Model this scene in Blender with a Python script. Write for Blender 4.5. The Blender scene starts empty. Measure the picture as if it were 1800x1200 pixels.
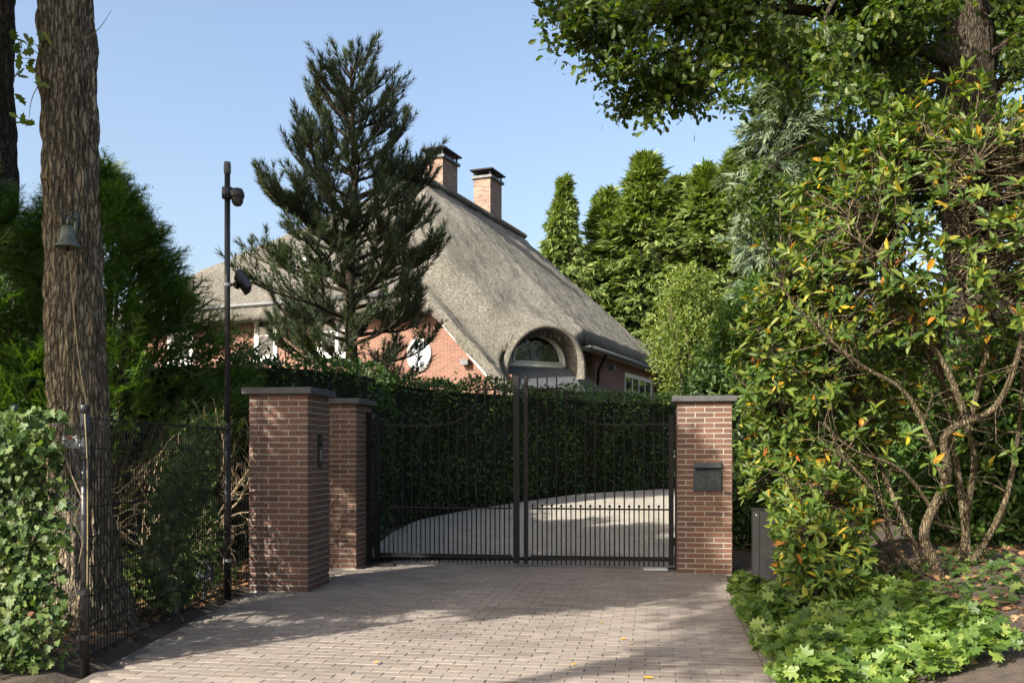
import bpy, bmesh, math, random
import numpy as np
from mathutils import Vector, Matrix, noise as mnoise
R = math.radians
rng = np.random.default_rng(11)
random.seed(5)
SC = bpy.context.scene
COL = SC.collection

# ------------------------------------------------------------------ camera, sky, sun, exposure
F_PX, HOR, CAMZ = 1650.0, 795.0, 1.45
cam_d = bpy.data.cameras.new('camera'); cam = bpy.data.objects.new('camera', cam_d); COL.objects.link(cam)
cam.location = (0, 0, CAMZ); cam.rotation_euler = (R(90), 0, 0)
cam_d.sensor_width = 36.0; cam_d.lens = F_PX / 1800.0 * 36.0
cam_d.shift_y = (HOR - 600.0) / 1800.0
cam_d.clip_start = 0.05; cam_d.clip_end = 2000
SC.camera = cam
SUN_AZ = math.atan2(-0.727, -0.686); SUN_EL = R(33.0)
w = bpy.data.worlds.new('World'); SC.world = w; w.use_nodes = True
nt = w.node_tree; bg = nt.nodes['Background']
sky = nt.nodes.new('ShaderNodeTexSky'); sky.sky_type = 'NISHITA'; sky.sun_disc = False
sky.sun_elevation = SUN_EL; sky.sun_rotation = SUN_AZ; sky.altitude = 10
sky.air_density = 1.0; sky.dust_density = 5.0; sky.ozone_density = 0.7
nt.links.new(sky.outputs[0], bg.inputs[0]); bg.inputs[1].default_value = 0.13
sd = bpy.data.lights.new('sun', 'SUN'); so = bpy.data.objects.new('sun', sd); COL.objects.link(so)
sd.energy = 5.0; sd.angle = R(0.5); sd.color = (1.0, 0.93, 0.82)
ld = Vector((0.727 * math.cos(SUN_EL), 0.686 * math.cos(SUN_EL), -math.sin(SUN_EL)))
so.rotation_euler = ld.to_track_quat('-Z', 'Y').to_euler(); so.location = (-20, -20, 30)
SC.view_settings.view_transform = 'Standard'; SC.view_settings.look = 'None'
SC.view_settings.exposure = 1.27; SC.view_settings.gamma = 1.0
SC.render.engine = 'CYCLES'
SC.cycles.max_bounces = 6; SC.cycles.transparent_max_bounces = 4
SC.cycles.diffuse_bounces = 3; SC.cycles.glossy_bounces = 2; SC.cycles.transmission_bounces = 4

# ------------------------------------------------------------------ helpers
def tag(o, label=None, cat=None, group=None, kind=None):
    if label: o['label'] = label
    if cat: o['category'] = cat
    if group: o['group'] = group
    if kind: o['kind'] = kind
    return o
def empty(name, loc=(0, 0, 0), rz=0.0):
    o = bpy.data.objects.new(name, None); COL.objects.link(o)
    o.location = loc; o.rotation_euler = (0, 0, rz); o.empty_display_size = 0.1
    return o
def npmesh(name, V, Fs, smooth=False):
    V = np.asarray(V, dtype=np.float32).reshape(-1, 3)
    Fs = [np.asarray(f, dtype=np.int32) for f in Fs if len(f)]
    me = bpy.data.meshes.new(name)
    me.vertices.add(len(V)); me.vertices.foreach_set('co', V.ravel())
    nl = sum(f.size for f in Fs); npo = sum(len(f) for f in Fs)
    me.loops.add(nl); me.polygons.add(npo)
    me.loops.foreach_set('vertex_index', np.concatenate([f.ravel() for f in Fs]))
    st, k = [], 0
    for f in Fs:
        st.append(k + np.arange(len(f)) * f.shape[1]); k += f.size
    me.polygons.foreach_set('loop_start', np.concatenate(st).astype(np.int32))
    me.polygons.foreach_set('use_smooth', np.full(npo, smooth, dtype=bool))
    me.update(calc_edges=True)
    return me
def mobj(name, me, mat=None, parent=None, loc=None, rz=None):
    o = bpy.data.objects.new(name, me); COL.objects.link(o)
    if mat is not None and len(me.materials) == 0: me.materials.append(mat)
    if parent is not None: o.parent = parent
    if loc is not None: o.location = loc
    if rz is not None: o.rotation_euler = (0, 0, rz)
    return o
class Buf:
    def __init__(s): s.v = []; s.f = {}; s.n = 0
    def add(s, V, F):
        V = np.asarray(V, dtype=float).reshape(-1, 3)
        for f in F:
            s.f.setdefault(len(f), []).append([i + s.n for i in f])
        s.v.append(V); s.n += len(V)
    def addarr(s, V, Farr):
        V = np.asarray(V, dtype=float).reshape(-1, 3)
        s.f.setdefault(Farr.shape[1], []).extend((Farr + s.n).tolist())
        s.v.append(V); s.n += len(V)
    def box(s, c, d, rz=0.0, M=None):
        x, y, z = [q / 2 for q in d]
        P = np.array([[-x,-y,-z],[x,-y,-z],[x,y,-z],[-x,y,-z],[-x,-y,z],[x,-y,z],[x,y,z],[-x,y,z]])
        if rz:
            cc, ss = math.cos(rz), math.sin(rz); P = P @ np.array([[cc,ss,0],[-ss,cc,0],[0,0,1]])
        if M is not None: P = P @ np.asarray(M).T
        s.add(P + np.asarray(c), [(3,2,1,0),(4,5,6,7),(0,1,5,4),(1,2,6,5),(2,3,7,6),(3,0,4,7)])
        return s
    def tube(s, pts, rad, n=8, cap=True):
        V, F = tube(pts, rad, n)
        s.addarr(V, F)
        if cap:
            k = len(pts); b = s.n - len(V)
            s.f.setdefault(n, []).append([b + i for i in range(n)][::-1]); s.f[n].append([b + (k-1)*n + i for i in range(n)])
        return s
    def lathe(s, prof, c=(0,0,0), n=20, axis='z'):
        P = []
        for r, z in prof:
            for i in range(n):
                a = 2*math.pi*i/n; P.append((r*math.cos(a), r*math.sin(a), z))
        P = np.array(P)
        if axis == 'y': P = P[:, [0, 2, 1]] * np.array([1, -1, 1])
        if axis == 'x': P = P[:, [2, 1, 0]]
        F = [(j*n+i, j*n+(i+1)%n, (j+1)*n+(i+1)%n, (j+1)*n+i) for j in range(len(prof)-1) for i in range(n)]
        s.add(P + np.asarray(c), F); return s
    def mesh(s, name, smooth=False):
        return npmesh(name, np.concatenate(s.v), [np.array(x) for x in s.f.values()], smooth)
    def build(s, name, mat, parent=None, smooth=False, loc=None, rz=None):
        return mobj(name, s.mesh(name, smooth), mat, parent, loc, rz)
def tube(pts, rad, n=8):
    P = np.asarray(pts, dtype=float); k = len(P)
    rad = np.broadcast_to(np.asarray(rad, dtype=float), (k,))
    T = np.gradient(P, axis=0); T /= (np.linalg.norm(T, axis=1)[:, None] + 1e-9)
    a = np.array([0, 0, 1.0]) if abs(T[0][2]) < 0.9 else np.array([1.0, 0, 0])
    N = np.cross(T, a); N /= (np.linalg.norm(N, axis=1)[:, None] + 1e-9)
    for i in range(1, k):                                  # keep frames from flipping
        v = N[i-1] - T[i] * np.dot(N[i-1], T[i]); N[i] = v / (np.linalg.norm(v) + 1e-9)
    B = np.cross(T, N)
    an = np.arange(n) * 2 * math.pi / n
    V = P[:, None, :] + rad[:, None, None] * (np.cos(an)[None, :, None] * N[:, None, :] + np.sin(an)[None, :, None] * B[:, None, :])
    i = np.arange(n); j = np.arange(k - 1)[:, None] * n
    Fq = np.stack([j + i, j + (i + 1) % n, j + n + (i + 1) % n, j + n + i], -1).reshape(-1, 4)
    return V.reshape(-1, 3), Fq
def bevbox(name, d, bev, jit=0.0, seed=0):
    bm = bmesh.new(); bmesh.ops.create_cube(bm, size=1.0)
    for v in bm.verts: v.co = Vector((v.co.x*d[0], v.co.y*d[1], v.co.z*d[2]))
    bmesh.ops.bevel(bm, geom=list(bm.edges), offset=bev, segments=1, affect='EDGES', clamp_overlap=True)
    rr = random.Random(seed)
    if jit:
        for v in bm.verts: v.co += Vector([rr.uniform(-jit, jit) for _ in range(3)])
    me = bpy.data.meshes.new(name); bm.to_mesh(me); bm.free(); return me
def P(px, py, Y):                                          # point of the place seen at a photo pixel, at distance Y
    return np.array([(px - 900) / F_PX * Y, Y, CAMZ + (HOR - py) / F_PX * Y])
def nrm(v):
    v = np.asarray(v, dtype=float); return v / (np.linalg.norm(v, axis=-1, keepdims=True) + 1e-9)
def rdir(n): return nrm(rng.normal(size=(n, 3)))

# ------------------------------------------------------------------ materials
def newmat(name):
    m = bpy.data.materials.new(name); m.use_nodes = True
    return m, m.node_tree.nodes, m.node_tree.links, m.node_tree.nodes['Principled BSDF']
def ramp(N, stops, interp='LINEAR'):
    r = N.new('ShaderNodeValToRGB'); r.color_ramp.interpolation = interp
    e = r.color_ramp.elements
    while len(e) < len(stops): e.new(0.5)
    for q, (p, c) in zip(e, stops): q.position = p; q.color = (*c, 1)
    return r
def noise(N, L, scale, detail=4, vec=None, rough=0.6):
    n = N.new('ShaderNodeTexNoise'); n.inputs['Scale'].default_value = scale; n.inputs['Detail'].default_value = detail
    n.inputs['Roughness'].default_value = rough
    if vec is not None: L.new(vec, n.inputs['Vector'])
    return n
def mix(N, L, a, b, fac, mode='MIX'):
    m = N.new('ShaderNodeMix'); m.data_type = 'RGBA'; m.blend_type = mode
    for s, v in ((m.inputs[0], fac), (m.inputs[6], a), (m.inputs[7], b)):
        if isinstance(v, (int, float)): s.default_value = v
        elif isinstance(v, tuple): s.default_value = (*v, 1)
        else: L.new(v, s)
    return m.outputs[2]
def bump(N, L, h, bs, strength=0.5, dist=0.01):
    b = N.new('ShaderNodeBump'); b.inputs['Strength'].default_value = strength; b.inputs['Distance'].default_value = dist
    L.new(h, b.inputs['Height']); L.new(b.outputs[0], bs.inputs['Normal'])
def objco(N): return N.new('ShaderNodeTexCoord').outputs['Object']
def leafmat(name, stops, trans=0.35, rough=0.5, spec=0.4, interp='LINEAR'):
    m, N, L, b = newmat(name)
    g = N.new('ShaderNodeNewGeometry'); r = ramp(N, stops, interp); L.new(g.outputs['Random Per Island'], r.inputs[0])
    n = noise(N, L, 1.3, 2, objco(N)); v = N.new('ShaderNodeMapRange'); v.inputs[3].default_value = 0.65; v.inputs[4].default_value = 1.35
    L.new(n.outputs[0], v.inputs[0])
    mm = N.new('ShaderNodeVectorMath'); mm.operation = 'SCALE'; L.new(r.outputs[0], mm.inputs[0]); L.new(v.outputs[0], mm.inputs['Scale'])
    L.new(mm.outputs[0], b.inputs['Base Color']); b.inputs['Roughness'].default_value = rough
    b.inputs['Specular IOR Level'].default_value = spec
    t = N.new('ShaderNodeBsdfTranslucent')
    tc = mix(N, L, mm.outputs[0], (0.9, 1.0, 0.25), 1.0, 'MULTIPLY')
    sc2 = N.new('ShaderNodeVectorMath'); sc2.operation = 'SCALE'; sc2.inputs['Scale'].default_value = 1.9; L.new(tc, sc2.inputs[0])
    L.new(sc2.outputs[0], t.inputs[0])
    ms = N.new('ShaderNodeMixShader'); ms.inputs[0].default_value = trans
    L.new(b.outputs[0], ms.inputs[1]); L.new(t.outputs[0], ms.inputs[2])
    L.new(ms.outputs[0], N['Material Output'].inputs[0])
    return m
def plain(name, col, rough=0.6, metal=0.0, var=0.15, scale=12, bmp=0.0):
    m, N, L, b = newmat(name)
    n = noise(N, L, scale, 5, objco(N))
    r = ramp(N, [(0.3, tuple(c*(1-var) for c in col)), (0.7, tuple(min(1, c*(1+var)) for c in col))]); L.new(n.outputs[0], r.inputs[0])
    L.new(r.outputs[0], b.inputs['Base Color']); b.inputs['Roughness'].default_value = rough; b.inputs['Metallic'].default_value = metal
    if name in ('iron', 'cabinet', 'hedge_core'): b.inputs['Specular IOR Level'].default_value = 0.25
    if bmp: bump(N, L, n.outputs[0], b, bmp, 0.004)
    return m
def brickmat(name, cols):
    m, N, L, b = newmat(name)
    oi = N.new('ShaderNodeObjectInfo'); k = len(cols)
    r = ramp(N, [(i/(k-1), c) for i, c in enumerate(cols)]); L.new(oi.outputs['Random'], r.inputs[0])
    n = noise(N, L, 35, 6, objco(N)); n2 = noise(N, L, 160, 3, objco(N))
    c = mix(N, L, r.outputs[0], mix(N, L, r.outputs[0], (0.55, 0.5, 0.5), 1.0, 'MULTIPLY'), n.outputs[0])
    rr = ramp(N, [(0.62, (0, 0, 0)), (0.75, (1, 1, 1))]); L.new(n2.outputs[0], rr.inputs[0])
    c = mix(N, L, c, (0.42, 0.38, 0.34), mix(N, L, (0, 0, 0), (0.13, 0.13, 0.13), rr.outputs[0]))
    L.new(c, b.inputs['Base Color']); b.inputs['Roughness'].default_value = 0.85
    bump(N, L, n.outputs[0], b, 0.7, 0.006); return m
M = {}
M['brick'] = brickmat('brick', [(0.14,0.068,0.046),(0.165,0.083,0.054),(0.122,0.063,0.044),(0.185,0.098,0.063),(0.145,0.076,0.055),(0.10,0.056,0.043)])
M['mortar'] = plain('mortar', (0.27,0.245,0.205), 0.95, 0, 0.2, 60, 0.6)
M['slate'] = plain('slate', (0.05,0.05,0.053), 0.7, 0, 0.25, 14, 0.3)
M['iron'] = plain('iron', (0.006,0.0055,0.0055), 0.65, 0.0, 0.3, 30)
M['blackplastic'] = plain('blackplastic', (0.015,0.015,0.017), 0.35, 0, 0.2, 8)
M['cabinet'] = plain('cabinet', (0.016,0.0155,0.016), 0.55, 0.0, 0.15, 5)
M['steel'] = plain('steel', (0.5,0.5,0.5), 0.4, 0.8, 0.1, 8)
M['white'] = plain('white', (0.78,0.78,0.76), 0.5, 0, 0.04, 4)
M['cream'] = plain('cream', (0.62,0.62,0.52), 0.5, 0, 0.05, 4)
M['lead'] = plain('lead', (0.09,0.095,0.105), 0.6, 0.2, 0.2, 5)
M['zinc'] = plain('zinc', (0.10,0.105,0.11), 0.6, 0.3, 0.2, 5)
M['bronze'] = plain('bronze', (0.10,0.115,0.085), 0.5, 0.5, 0.4, 18, 0.2)
M['rope'] = plain('rope', (0.20,0.165,0.085), 0.9, 0, 0.3, 60)
M['box'] = plain('letterbox_metal', (0.035,0.045,0.05), 0.45, 0.5, 0.3, 40, 0.2)
M['sign'] = plain('sign_metal', (0.45,0.47,0.48), 0.4, 0.4, 0.15, 12)
M['orange'] = plain('orange_sticker', (0.6,0.12,0.02), 0.5)
def glassmat():
    m, N, L, b = newmat('glass'); b.inputs['Base Color'].default_value = (0.02, 0.025, 0.03, 1)
    b.inputs['Roughness'].default_value = 0.04; b.inputs['Specular IOR Level'].default_value = 0.8; return m
M['glass'] = glassmat()
def paver(name, use_island):
    m, N, L, b = newmat(name)
    if use_island: s = N.new('ShaderNodeNewGeometry').outputs['Random Per Island']
    else: s = N.new('ShaderNodeObjectInfo').outputs['Random']
    r = ramp(N, [(0, (0.225,0.187,0.157)), (0.3, (0.285,0.242,0.203)), (0.6, (0.262,0.23,0.20)), (0.85, (0.325,0.278,0.232)), (1, (0.235,0.205,0.178))]); L.new(s, r.inputs[0])
    g = N.new('ShaderNodeNewGeometry')
    n = noise(N, L, 3.0, 5, g.outputs['Position']); n2 = noise(N, L, 120, 4, g.outputs['Position'])
    n = noise(N, L, 0.9, 7, g.outputs['Position'], 0.7); nr = ramp(N, [(0.35,(0,0,0)),(0.7,(1,1,1))]); L.new(n.outputs[0], nr.inputs[0])
    c = mix(N, L, r.outputs[0], mix(N, L, r.outputs[0], (0.6,0.59,0.57), 1.0, 'MULTIPLY'), nr.outputs[0])
    c = mix(N, L, c, mix(N, L, c, (0.6,0.6,0.6), 1.0, 'MULTIPLY'), n2.outputs[0])
    L.new(c, b.inputs['Base Color']); b.inputs['Roughness'].default_value = 0.85
    bump(N, L, n2.outputs[0], b, 0.5, 0.003); return m
M['paver'] = paver('paver', False); M['paver_far'] = paver('paver_joined', True)
def soilmat():
    m, N, L, b = newmat('soil'); g = N.new('ShaderNodeNewGeometry').outputs['Position']
    n = noise(N, L, 9, 8, g, 0.7); n2 = noise(N, L, 70, 4, g)
    r = ramp(N, [(0.3, (0.035,0.026,0.02)), (0.5, (0.075,0.055,0.04)), (0.66, (0.14,0.09,0.055)), (0.8, (0.2,0.14,0.09))]); L.new(n.outputs[0], r.inputs[0])
    c = mix(N, L, r.outputs[0], (0.05,0.04,0.03), n2.outputs[0]); L.new(c, b.inputs['Base Color']); b.inputs['Roughness'].default_value = 0.95
    bump(N, L, n.outputs[0], b, 1.0, 0.04); return m
M['soil'] = soilmat()
def gravelmat():
    m, N, L, b = newmat('gravel'); g = N.new('ShaderNodeNewGeometry').outputs['Position']
    v = N.new('ShaderNodeTexVoronoi'); v.inputs['Scale'].default_value = 55; L.new(g, v.inputs['Vector'])
    n = noise(N, L, 2.2, 5, g)
    hs = N.new('ShaderNodeSeparateColor'); L.new(v.outputs['Color'], hs.inputs[0])
    r = ramp(N, [(0, (0.30,0.28,0.24)), (0.5, (0.45,0.42,0.36)), (1, (0.62,0.58,0.5))]); L.new(hs.outputs[0], r.inputs[0])
    c = mix(N, L, r.outputs[0], mix(N, L, r.outputs[0], (0.6,0.58,0.55), 1.0, 'MULTIPLY'), n.outputs[0])
    L.new(c, b.inputs['Base Color']); b.inputs['Roughness'].default_value = 0.9
    bump(N, L, v.outputs['Distance'], b, 1.0, 0.02); return m
M['gravel'] = gravelmat()
def barkmat(name, c1, c2, c3, sc=7):
    m, N, L, b = newmat(name); t = N.new('ShaderNodeMapping'); t.inputs['Scale'].default_value = (1, 1, 0.17)
    nd = noise(N, L, 9, 4, objco(N)); w2 = mix(N, L, objco(N), nd.outputs['Color'], 0.06)
    L.new(w2, t.inputs[0])
    v = N.new('ShaderNodeTexVoronoi'); v.feature = 'DISTANCE_TO_EDGE'; v.inputs['Scale'].default_value = sc*4.6; L.new(t.outputs[0], v.inputs['Vector'])
    n = noise(N, L, sc*8, 8, t.outputs[0], 0.7); n2 = noise(N, L, 1.5, 4, objco(N))
    cr = ramp(N, [(0.0, (0.15,0.15,0.15)), (0.2, (1,1,1))]); L.new(v.outputs['Distance'], cr.inputs[0])
    r = ramp(N, [(0.3, c2), (0.7, c3)]); L.new(n.outputs[0], r.inputs[0])
    c = mix(N, L, c1, r.outputs[0], cr.outputs[0])
    c = mix(N, L, c, mix(N, L, c, (0.6,0.66,0.5), 1.0, 'MULTIPLY'), n2.outputs[0])
    L.new(c, b.inputs['Base Color']); b.inputs['Roughness'].default_value = 0.95; b.inputs['Specular IOR Level'].default_value = 0.2
    h = N.new('ShaderNodeMath'); h.operation = 'MULTIPLY_ADD'; L.new(n.outputs[0], h.inputs[0]); h.inputs[1].default_value = 0.5; L.new(cr.outputs[0], h.inputs[2])
    bump(N, L, h.outputs[0], b, 1.0, 0.022); return m
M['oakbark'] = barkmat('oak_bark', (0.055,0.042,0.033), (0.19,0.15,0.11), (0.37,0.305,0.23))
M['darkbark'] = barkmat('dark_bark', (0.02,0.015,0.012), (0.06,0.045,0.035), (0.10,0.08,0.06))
M['stem'] = barkmat('shrub_stem', (0.06,0.045,0.03), (0.14,0.105,0.068), (0.23,0.18,0.12), 12)
M['twig'] = plain('dry_twig', (0.21,0.165,0.10), 0.9, 0, 0.3, 25)
def brickwall(name, c1, c2, mort):
    m, N, L, b = newmat(name); s = N.new('ShaderNodeSeparateXYZ'); L.new(objco(N), s.inputs[0])
    ad = N.new('ShaderNodeMath'); ad.operation = 'ADD'; L.new(s.outputs[0], ad.inputs[0]); L.new(s.outputs[1], ad.inputs[1])
    cb = N.new('ShaderNodeCombineXYZ'); L.new(ad.outputs[0], cb.inputs[0]); L.new(s.outputs[2], cb.inputs[1])
    t = N.new('ShaderNodeTexBrick'); L.new(cb.outputs[0], t.inputs['Vector'])
    t.inputs['Scale'].default_value = 1; t.inputs['Brick Width'].default_value = 0.22; t.inputs['Row Height'].default_value = 0.0625
    t.inputs['Mortar Size'].default_value = 0.006; t.inputs['Bias'].default_value = 0.0
    t.inputs['Color1'].default_value = (*c1, 1); t.inputs['Color2'].default_value = (*c2, 1); t.inputs['Mortar'].default_value = (*mort, 1)
    n = noise(N, L, 3, 4, objco(N)); c = mix(N, L, t.outputs[0], mix(N, L, t.outputs[0], (0.7,0.65,0.62), 1.0, 'MULTIPLY'), n.outputs[0])
    L.new(c, b.inputs['Base Color']); b.inputs['Roughness'].default_value = 0.9
    bump(N, L, t.outputs['Fac'], b, -0.6, 0.006); return m
M['housebrick'] = brickwall('house_brick', (0.215,0.098,0.065), (0.15,0.07,0.05), (0.25,0.205,0.165))
M['chimbrick'] = brickwall('chimney_brick', (0.30,0.19,0.14), (0.13,0.075,0.055), (0.30,0.265,0.23))
def thatchmat():
    m, N, L, b = newmat('thatch'); g = objco(N)
    mp = N.new('ShaderNodeMapping'); mp.inputs['Scale'].default_value = (.4, 1, .4); L.new(g, mp.inputs[0])
    n = noise(N, L, 8, 8, mp.outputs[0], 0.75); n2 = noise(N, L, 0.5, 6, g, 0.75); n3 = noise(N, L, 30, 8, mp.outputs[0], 0.85)
    r = ramp(N, [(0.36, (0.09,0.083,0.07)), (0.46, (0.35,0.325,0.28)), (0.6, (0.62,0.585,0.51))]); L.new(n3.outputs[0], r.inputs[0])
    n2r = ramp(N, [(0.35, (0,0,0)), (0.65, (1,1,1))]); L.new(n2.outputs[0], n2r.inputs[0])
    c = mix(N, L, r.outputs[0], mix(N, L, r.outputs[0], (0.66,0.68,0.64), 1.0, 'MULTIPLY'), n2r.outputs[0])
    L.new(c, b.inputs['Base Color']); b.inputs['Roughness'].default_value = 1.0; b.inputs['Specular IOR Level'].default_value = 0.1
    ad = N.new('ShaderNodeMath'); ad.operation = 'ADD'; L.new(n.outputs[0], ad.inputs[0]); L.new(n3.outputs[0], ad.inputs[1])
    bump(N, L, ad.outputs[0], b, 1.0, 0.32); return m
M['thatch'] = thatchmat()
G = lambda *a: list(zip((0.0, 0.35, 0.7, 1.0), a))
M['hedgeleaf'] = leafmat('hedge_leaf', G((0.014,0.03,0.008),(0.027,0.058,0.012),(0.042,0.083,0.016),(0.07,0.12,0.024)), 0.25, 0.45)
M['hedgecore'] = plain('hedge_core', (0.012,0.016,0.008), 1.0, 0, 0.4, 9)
M['yew'] = leafmat('yew_needle', G((0.022,0.05,0.012),(0.038,0.082,0.016),(0.066,0.125,0.022),(0.115,0.175,0.034)), 0.3, 0.5)
M['pine'] = leafmat('pine_needle', G((0.014,0.028,0.014),(0.027,0.048,0.022),(0.042,0.066,0.027),(0.085,0.085,0.028)), 0.15, 0.55)
M['thuja'] = leafmat('thuja_spray', G((0.045,0.08,0.02),(0.09,0.14,0.03),(0.14,0.19,0.042),(0.21,0.245,0.07)), 0.2, 0.6)
M['cypress'] = leafmat('cypress_spray', G((0.05,0.08,0.05),(0.08,0.115,0.065),(0.11,0.15,0.085),(0.15,0.175,0.10)), 0.2, 0.6)
M['oakleaf'] = leafmat('oak_leaf', G((0.03,0.055,0.012),(0.045,0.08,0.015),(0.065,0.105,0.018),(0.12,0.135,0.025)), 0.4, 0.45)
M['rhodoleaf'] = leafmat('rhododendron_leaf', [(0,(0.026,0.056,0.012)),(0.4,(0.06,0.105,0.018)),(0.75,(0.105,0.145,0.023)),(0.935,(0.17,0.18,0.026)),(0.962,(0.36,0.27,0.02)),(0.985,(0.40,0.20,0.02)),(1.0,(0.25,0.075,0.02))], 0.3, 0.5, 0.25)
M['laurel'] = leafmat('laurel_leaf', G((0.025,0.06,0.014),(0.05,0.10,0.02),(0.075,0.14,0.025),(0.13,0.19,0.035)), 0.3, 0.45, 0.3)
M['paleleaf'] = leafmat('pale_leaf', G((0.05,0.085,0.016),(0.09,0.135,0.024),(0.14,0.18,0.035),(0.21,0.235,0.055)), 0.35, 0.5)
M['ivy'] = leafmat('ivy_leaf', G((0.022,0.045,0.012),(0.042,0.078,0.019),(0.064,0.108,0.026),(0.12,0.16,0.045)), 0.25, 0.5, 0.25)
M['geranium'] = leafmat('groundcover_leaf', G((0.04,0.08,0.015),(0.07,0.125,0.022),(0.105,0.17,0.03),(0.18,0.235,0.05)), 0.35, 0.5)
M['litter'] = leafmat('dry_leaf', G((0.10,0.05,0.025),(0.18,0.09,0.04),(0.26,0.15,0.07),(0.32,0.22,0.12)), 0.15, 0.8)
M['yellowleaf'] = leafmat('yellow_leaf', G((0.45,0.28,0.02),(0.5,0.33,0.03),(0.45,0.2,0.02),(0.5,0.4,0.05)), 0.2, 0.6)

# ------------------------------------------------------------------ leaf shapes and scattering
def T_oval(wd=0.42, fold=0.12, droop=0.12):
    V = np.array([[0,0,0],[.3,.5*wd,fold*wd],[.68,.44*wd,fold*wd-droop*.45],[1,0,-droop],[.68,-.44*wd,fold*wd-droop*.45],[.3,-.5*wd,fold*wd]])
    return V, [(0,3,2,1),(0,5,4,3)]
def T_lobed(out, fold=0.06):
    V = [[0,0,0]] + [[x, y, abs(y)*fold] for x, y in out] + [[1,0,-0.06]]
    n = len(out)
    V += [[x, -y, abs(y)*fold] for x, y in out]
    up = [0] + list(range(1, n+1)) + [n+1]; dn = [0] + list(range(n+2, 2*n+2)) + [n+1]
    return np.array(V), [tuple(up[::-1]), tuple(dn)]
T_OAK = T_lobed([(.2,.1),(.3,.24),(.42,.14),(.55,.32),(.68,.18),(.82,.22)])
T_IVY = T_lobed([(-.12,.28),(.12,.55),(.32,.3),(.58,.42),(.62,.2)])
T_GER = T_lobed([(-.28,.25),(-.1,.62),(.15,.34),(.38,.72),(.5,.32),(.85,.48),(.74,.2)], 0.15)
def scatter(T, pos, xd, nd, scale):
    """copies of a template: local x along xd, local z near nd"""
    V, F = T; n = len(pos)
    X = nrm(xd); Y = nrm(np.cross(nd, X)); Z = np.cross(X, Y)
    sc = np.broadcast_to(np.asarray(scale, dtype=float), (n,))[:, None, None]
    W = (V[None, :, 0:1]*X[:, None, :] + V[None, :, 1:2]*Y[:, None, :] + V[None, :, 2:3]*Z[:, None, :]) * sc + np.asarray(pos)[:, None, :]
    k = len(V); by = {}
    for f in F: by.setdefault(len(f), []).append(f)
    Fo = {q: (np.array(fl)[None] + (np.arange(n)*k)[:, None, None]).reshape(-1, q) for q, fl in by.items()}
    return W.reshape(-1, 3), Fo
def leafmesh(name, parts):
    Vs, Fs, k = [], {}, 0
    for V, Fo in parts:
        for q, f in Fo.items(): Fs.setdefault(q, []).append(f + k)
        Vs.append(V); k += len(V)
    return npmesh(name, np.concatenate(Vs), [np.concatenate(f) for f in Fs.values()])
def comb(parts_T):                                          # several (V,F) into one template
    V, F, k = [], [], 0
    for v, f in parts_T:
        V.append(v); F += [tuple(i + k for i in q) for q in f]; k += len(v)
    return np.concatenate(V), F
def place_T(T, p, xd, nd, s):
    V, Fo = scatter(T, np.array([p]), np.array([xd]), np.array([nd]), s)
    return V, T[1]
QUAD = (np.array([[0,-.5,0],[.45,-.5,0.],[1,0,-.05],[.45,.5,0],[0,.5,0]]) * np.array([1,.25,1]), [(0,1,2,3,4)])
NEED = (np.array([[0,-.5,0],[1,0,0],[0,.5,0]]), [(0,1,2)])
def needle_T(wd): return (NEED[0]*np.array([1, wd, 1]), NEED[1])
def yew_spray(seed):
    r = random.Random(seed); parts = []
    def twig(p, d, ln, n):
        d = np.array(d)/np.linalg.norm(d); side = np.array([-d[1], d[0], 0.0])
        for i in range(n):
            t = (i + .5)/n; q = p + d*ln*t + np.array([0,0,-.10*ln*t*t])
            for s in (-1, 1):
                x = side*s + d*0.55 + np.array([0,0,r.uniform(-.15,.25)])
                parts.append(place_T(needle_T(.2), q, x, (r.uniform(-.3,.3), r.uniform(-.3,.3), 1), .034*(1.1-.45*t)*r.uniform(.8,1.2)))
        parts.append(place_T(needle_T(.1), p, d, (0,0,1), ln))
    twig(np.zeros(3), (1,0,0), .36, 13)
    for t, s in ((.12,1),(.25,-1),(.4,1),(.52,-1),(.65,1),(.75,-1)):
        twig(np.array([.36*t, 0, -.03*t]), (.75, s*.65, r.uniform(-.1,.15)), .2*(1.15-t), 7)
    return comb(parts)
def fan_spray(seed, n=9, droop=.5, wd=.16):
    r = random.Random(seed); parts = []
    for i in range(n):
        a = (i/(n-1) - .5)*1.7; ln = (1 - .45*abs(a))*r.uniform(.7,1.1)
        st = np.array([r.uniform(0,.35), 0, 0])
        parts.append(place_T((QUAD[0]*np.array([1,wd*4,1]), QUAD[1]), st, (math.cos(a), math.sin(a), -droop*abs(r.gauss(.5,.4))), (r.uniform(-.5,.5), r.uniform(-.5,.5), 1), ln*.75))
    return comb(parts)
def pine_shoot(seed, n=60):
    r = random.Random(seed); parts = [place_T(needle_T(.05), (0,0,0), (1,0,0), (0,0,1), 1.0)]
    for i in range(n):
        t = r.random()**.8; a = r.uniform(0, 6.283); up = .75 - .35*t
        d = (math.cos(.8)*.9 if t < .9 else 1, math.cos(a)*up, math.sin(a)*up)
        parts.append(place_T(needle_T(.10), (t, 0, 0), d, (math.sin(a), r.random(), math.cos(a)), .36*r.uniform(.75,1.15)))
    return comb(parts)

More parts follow.
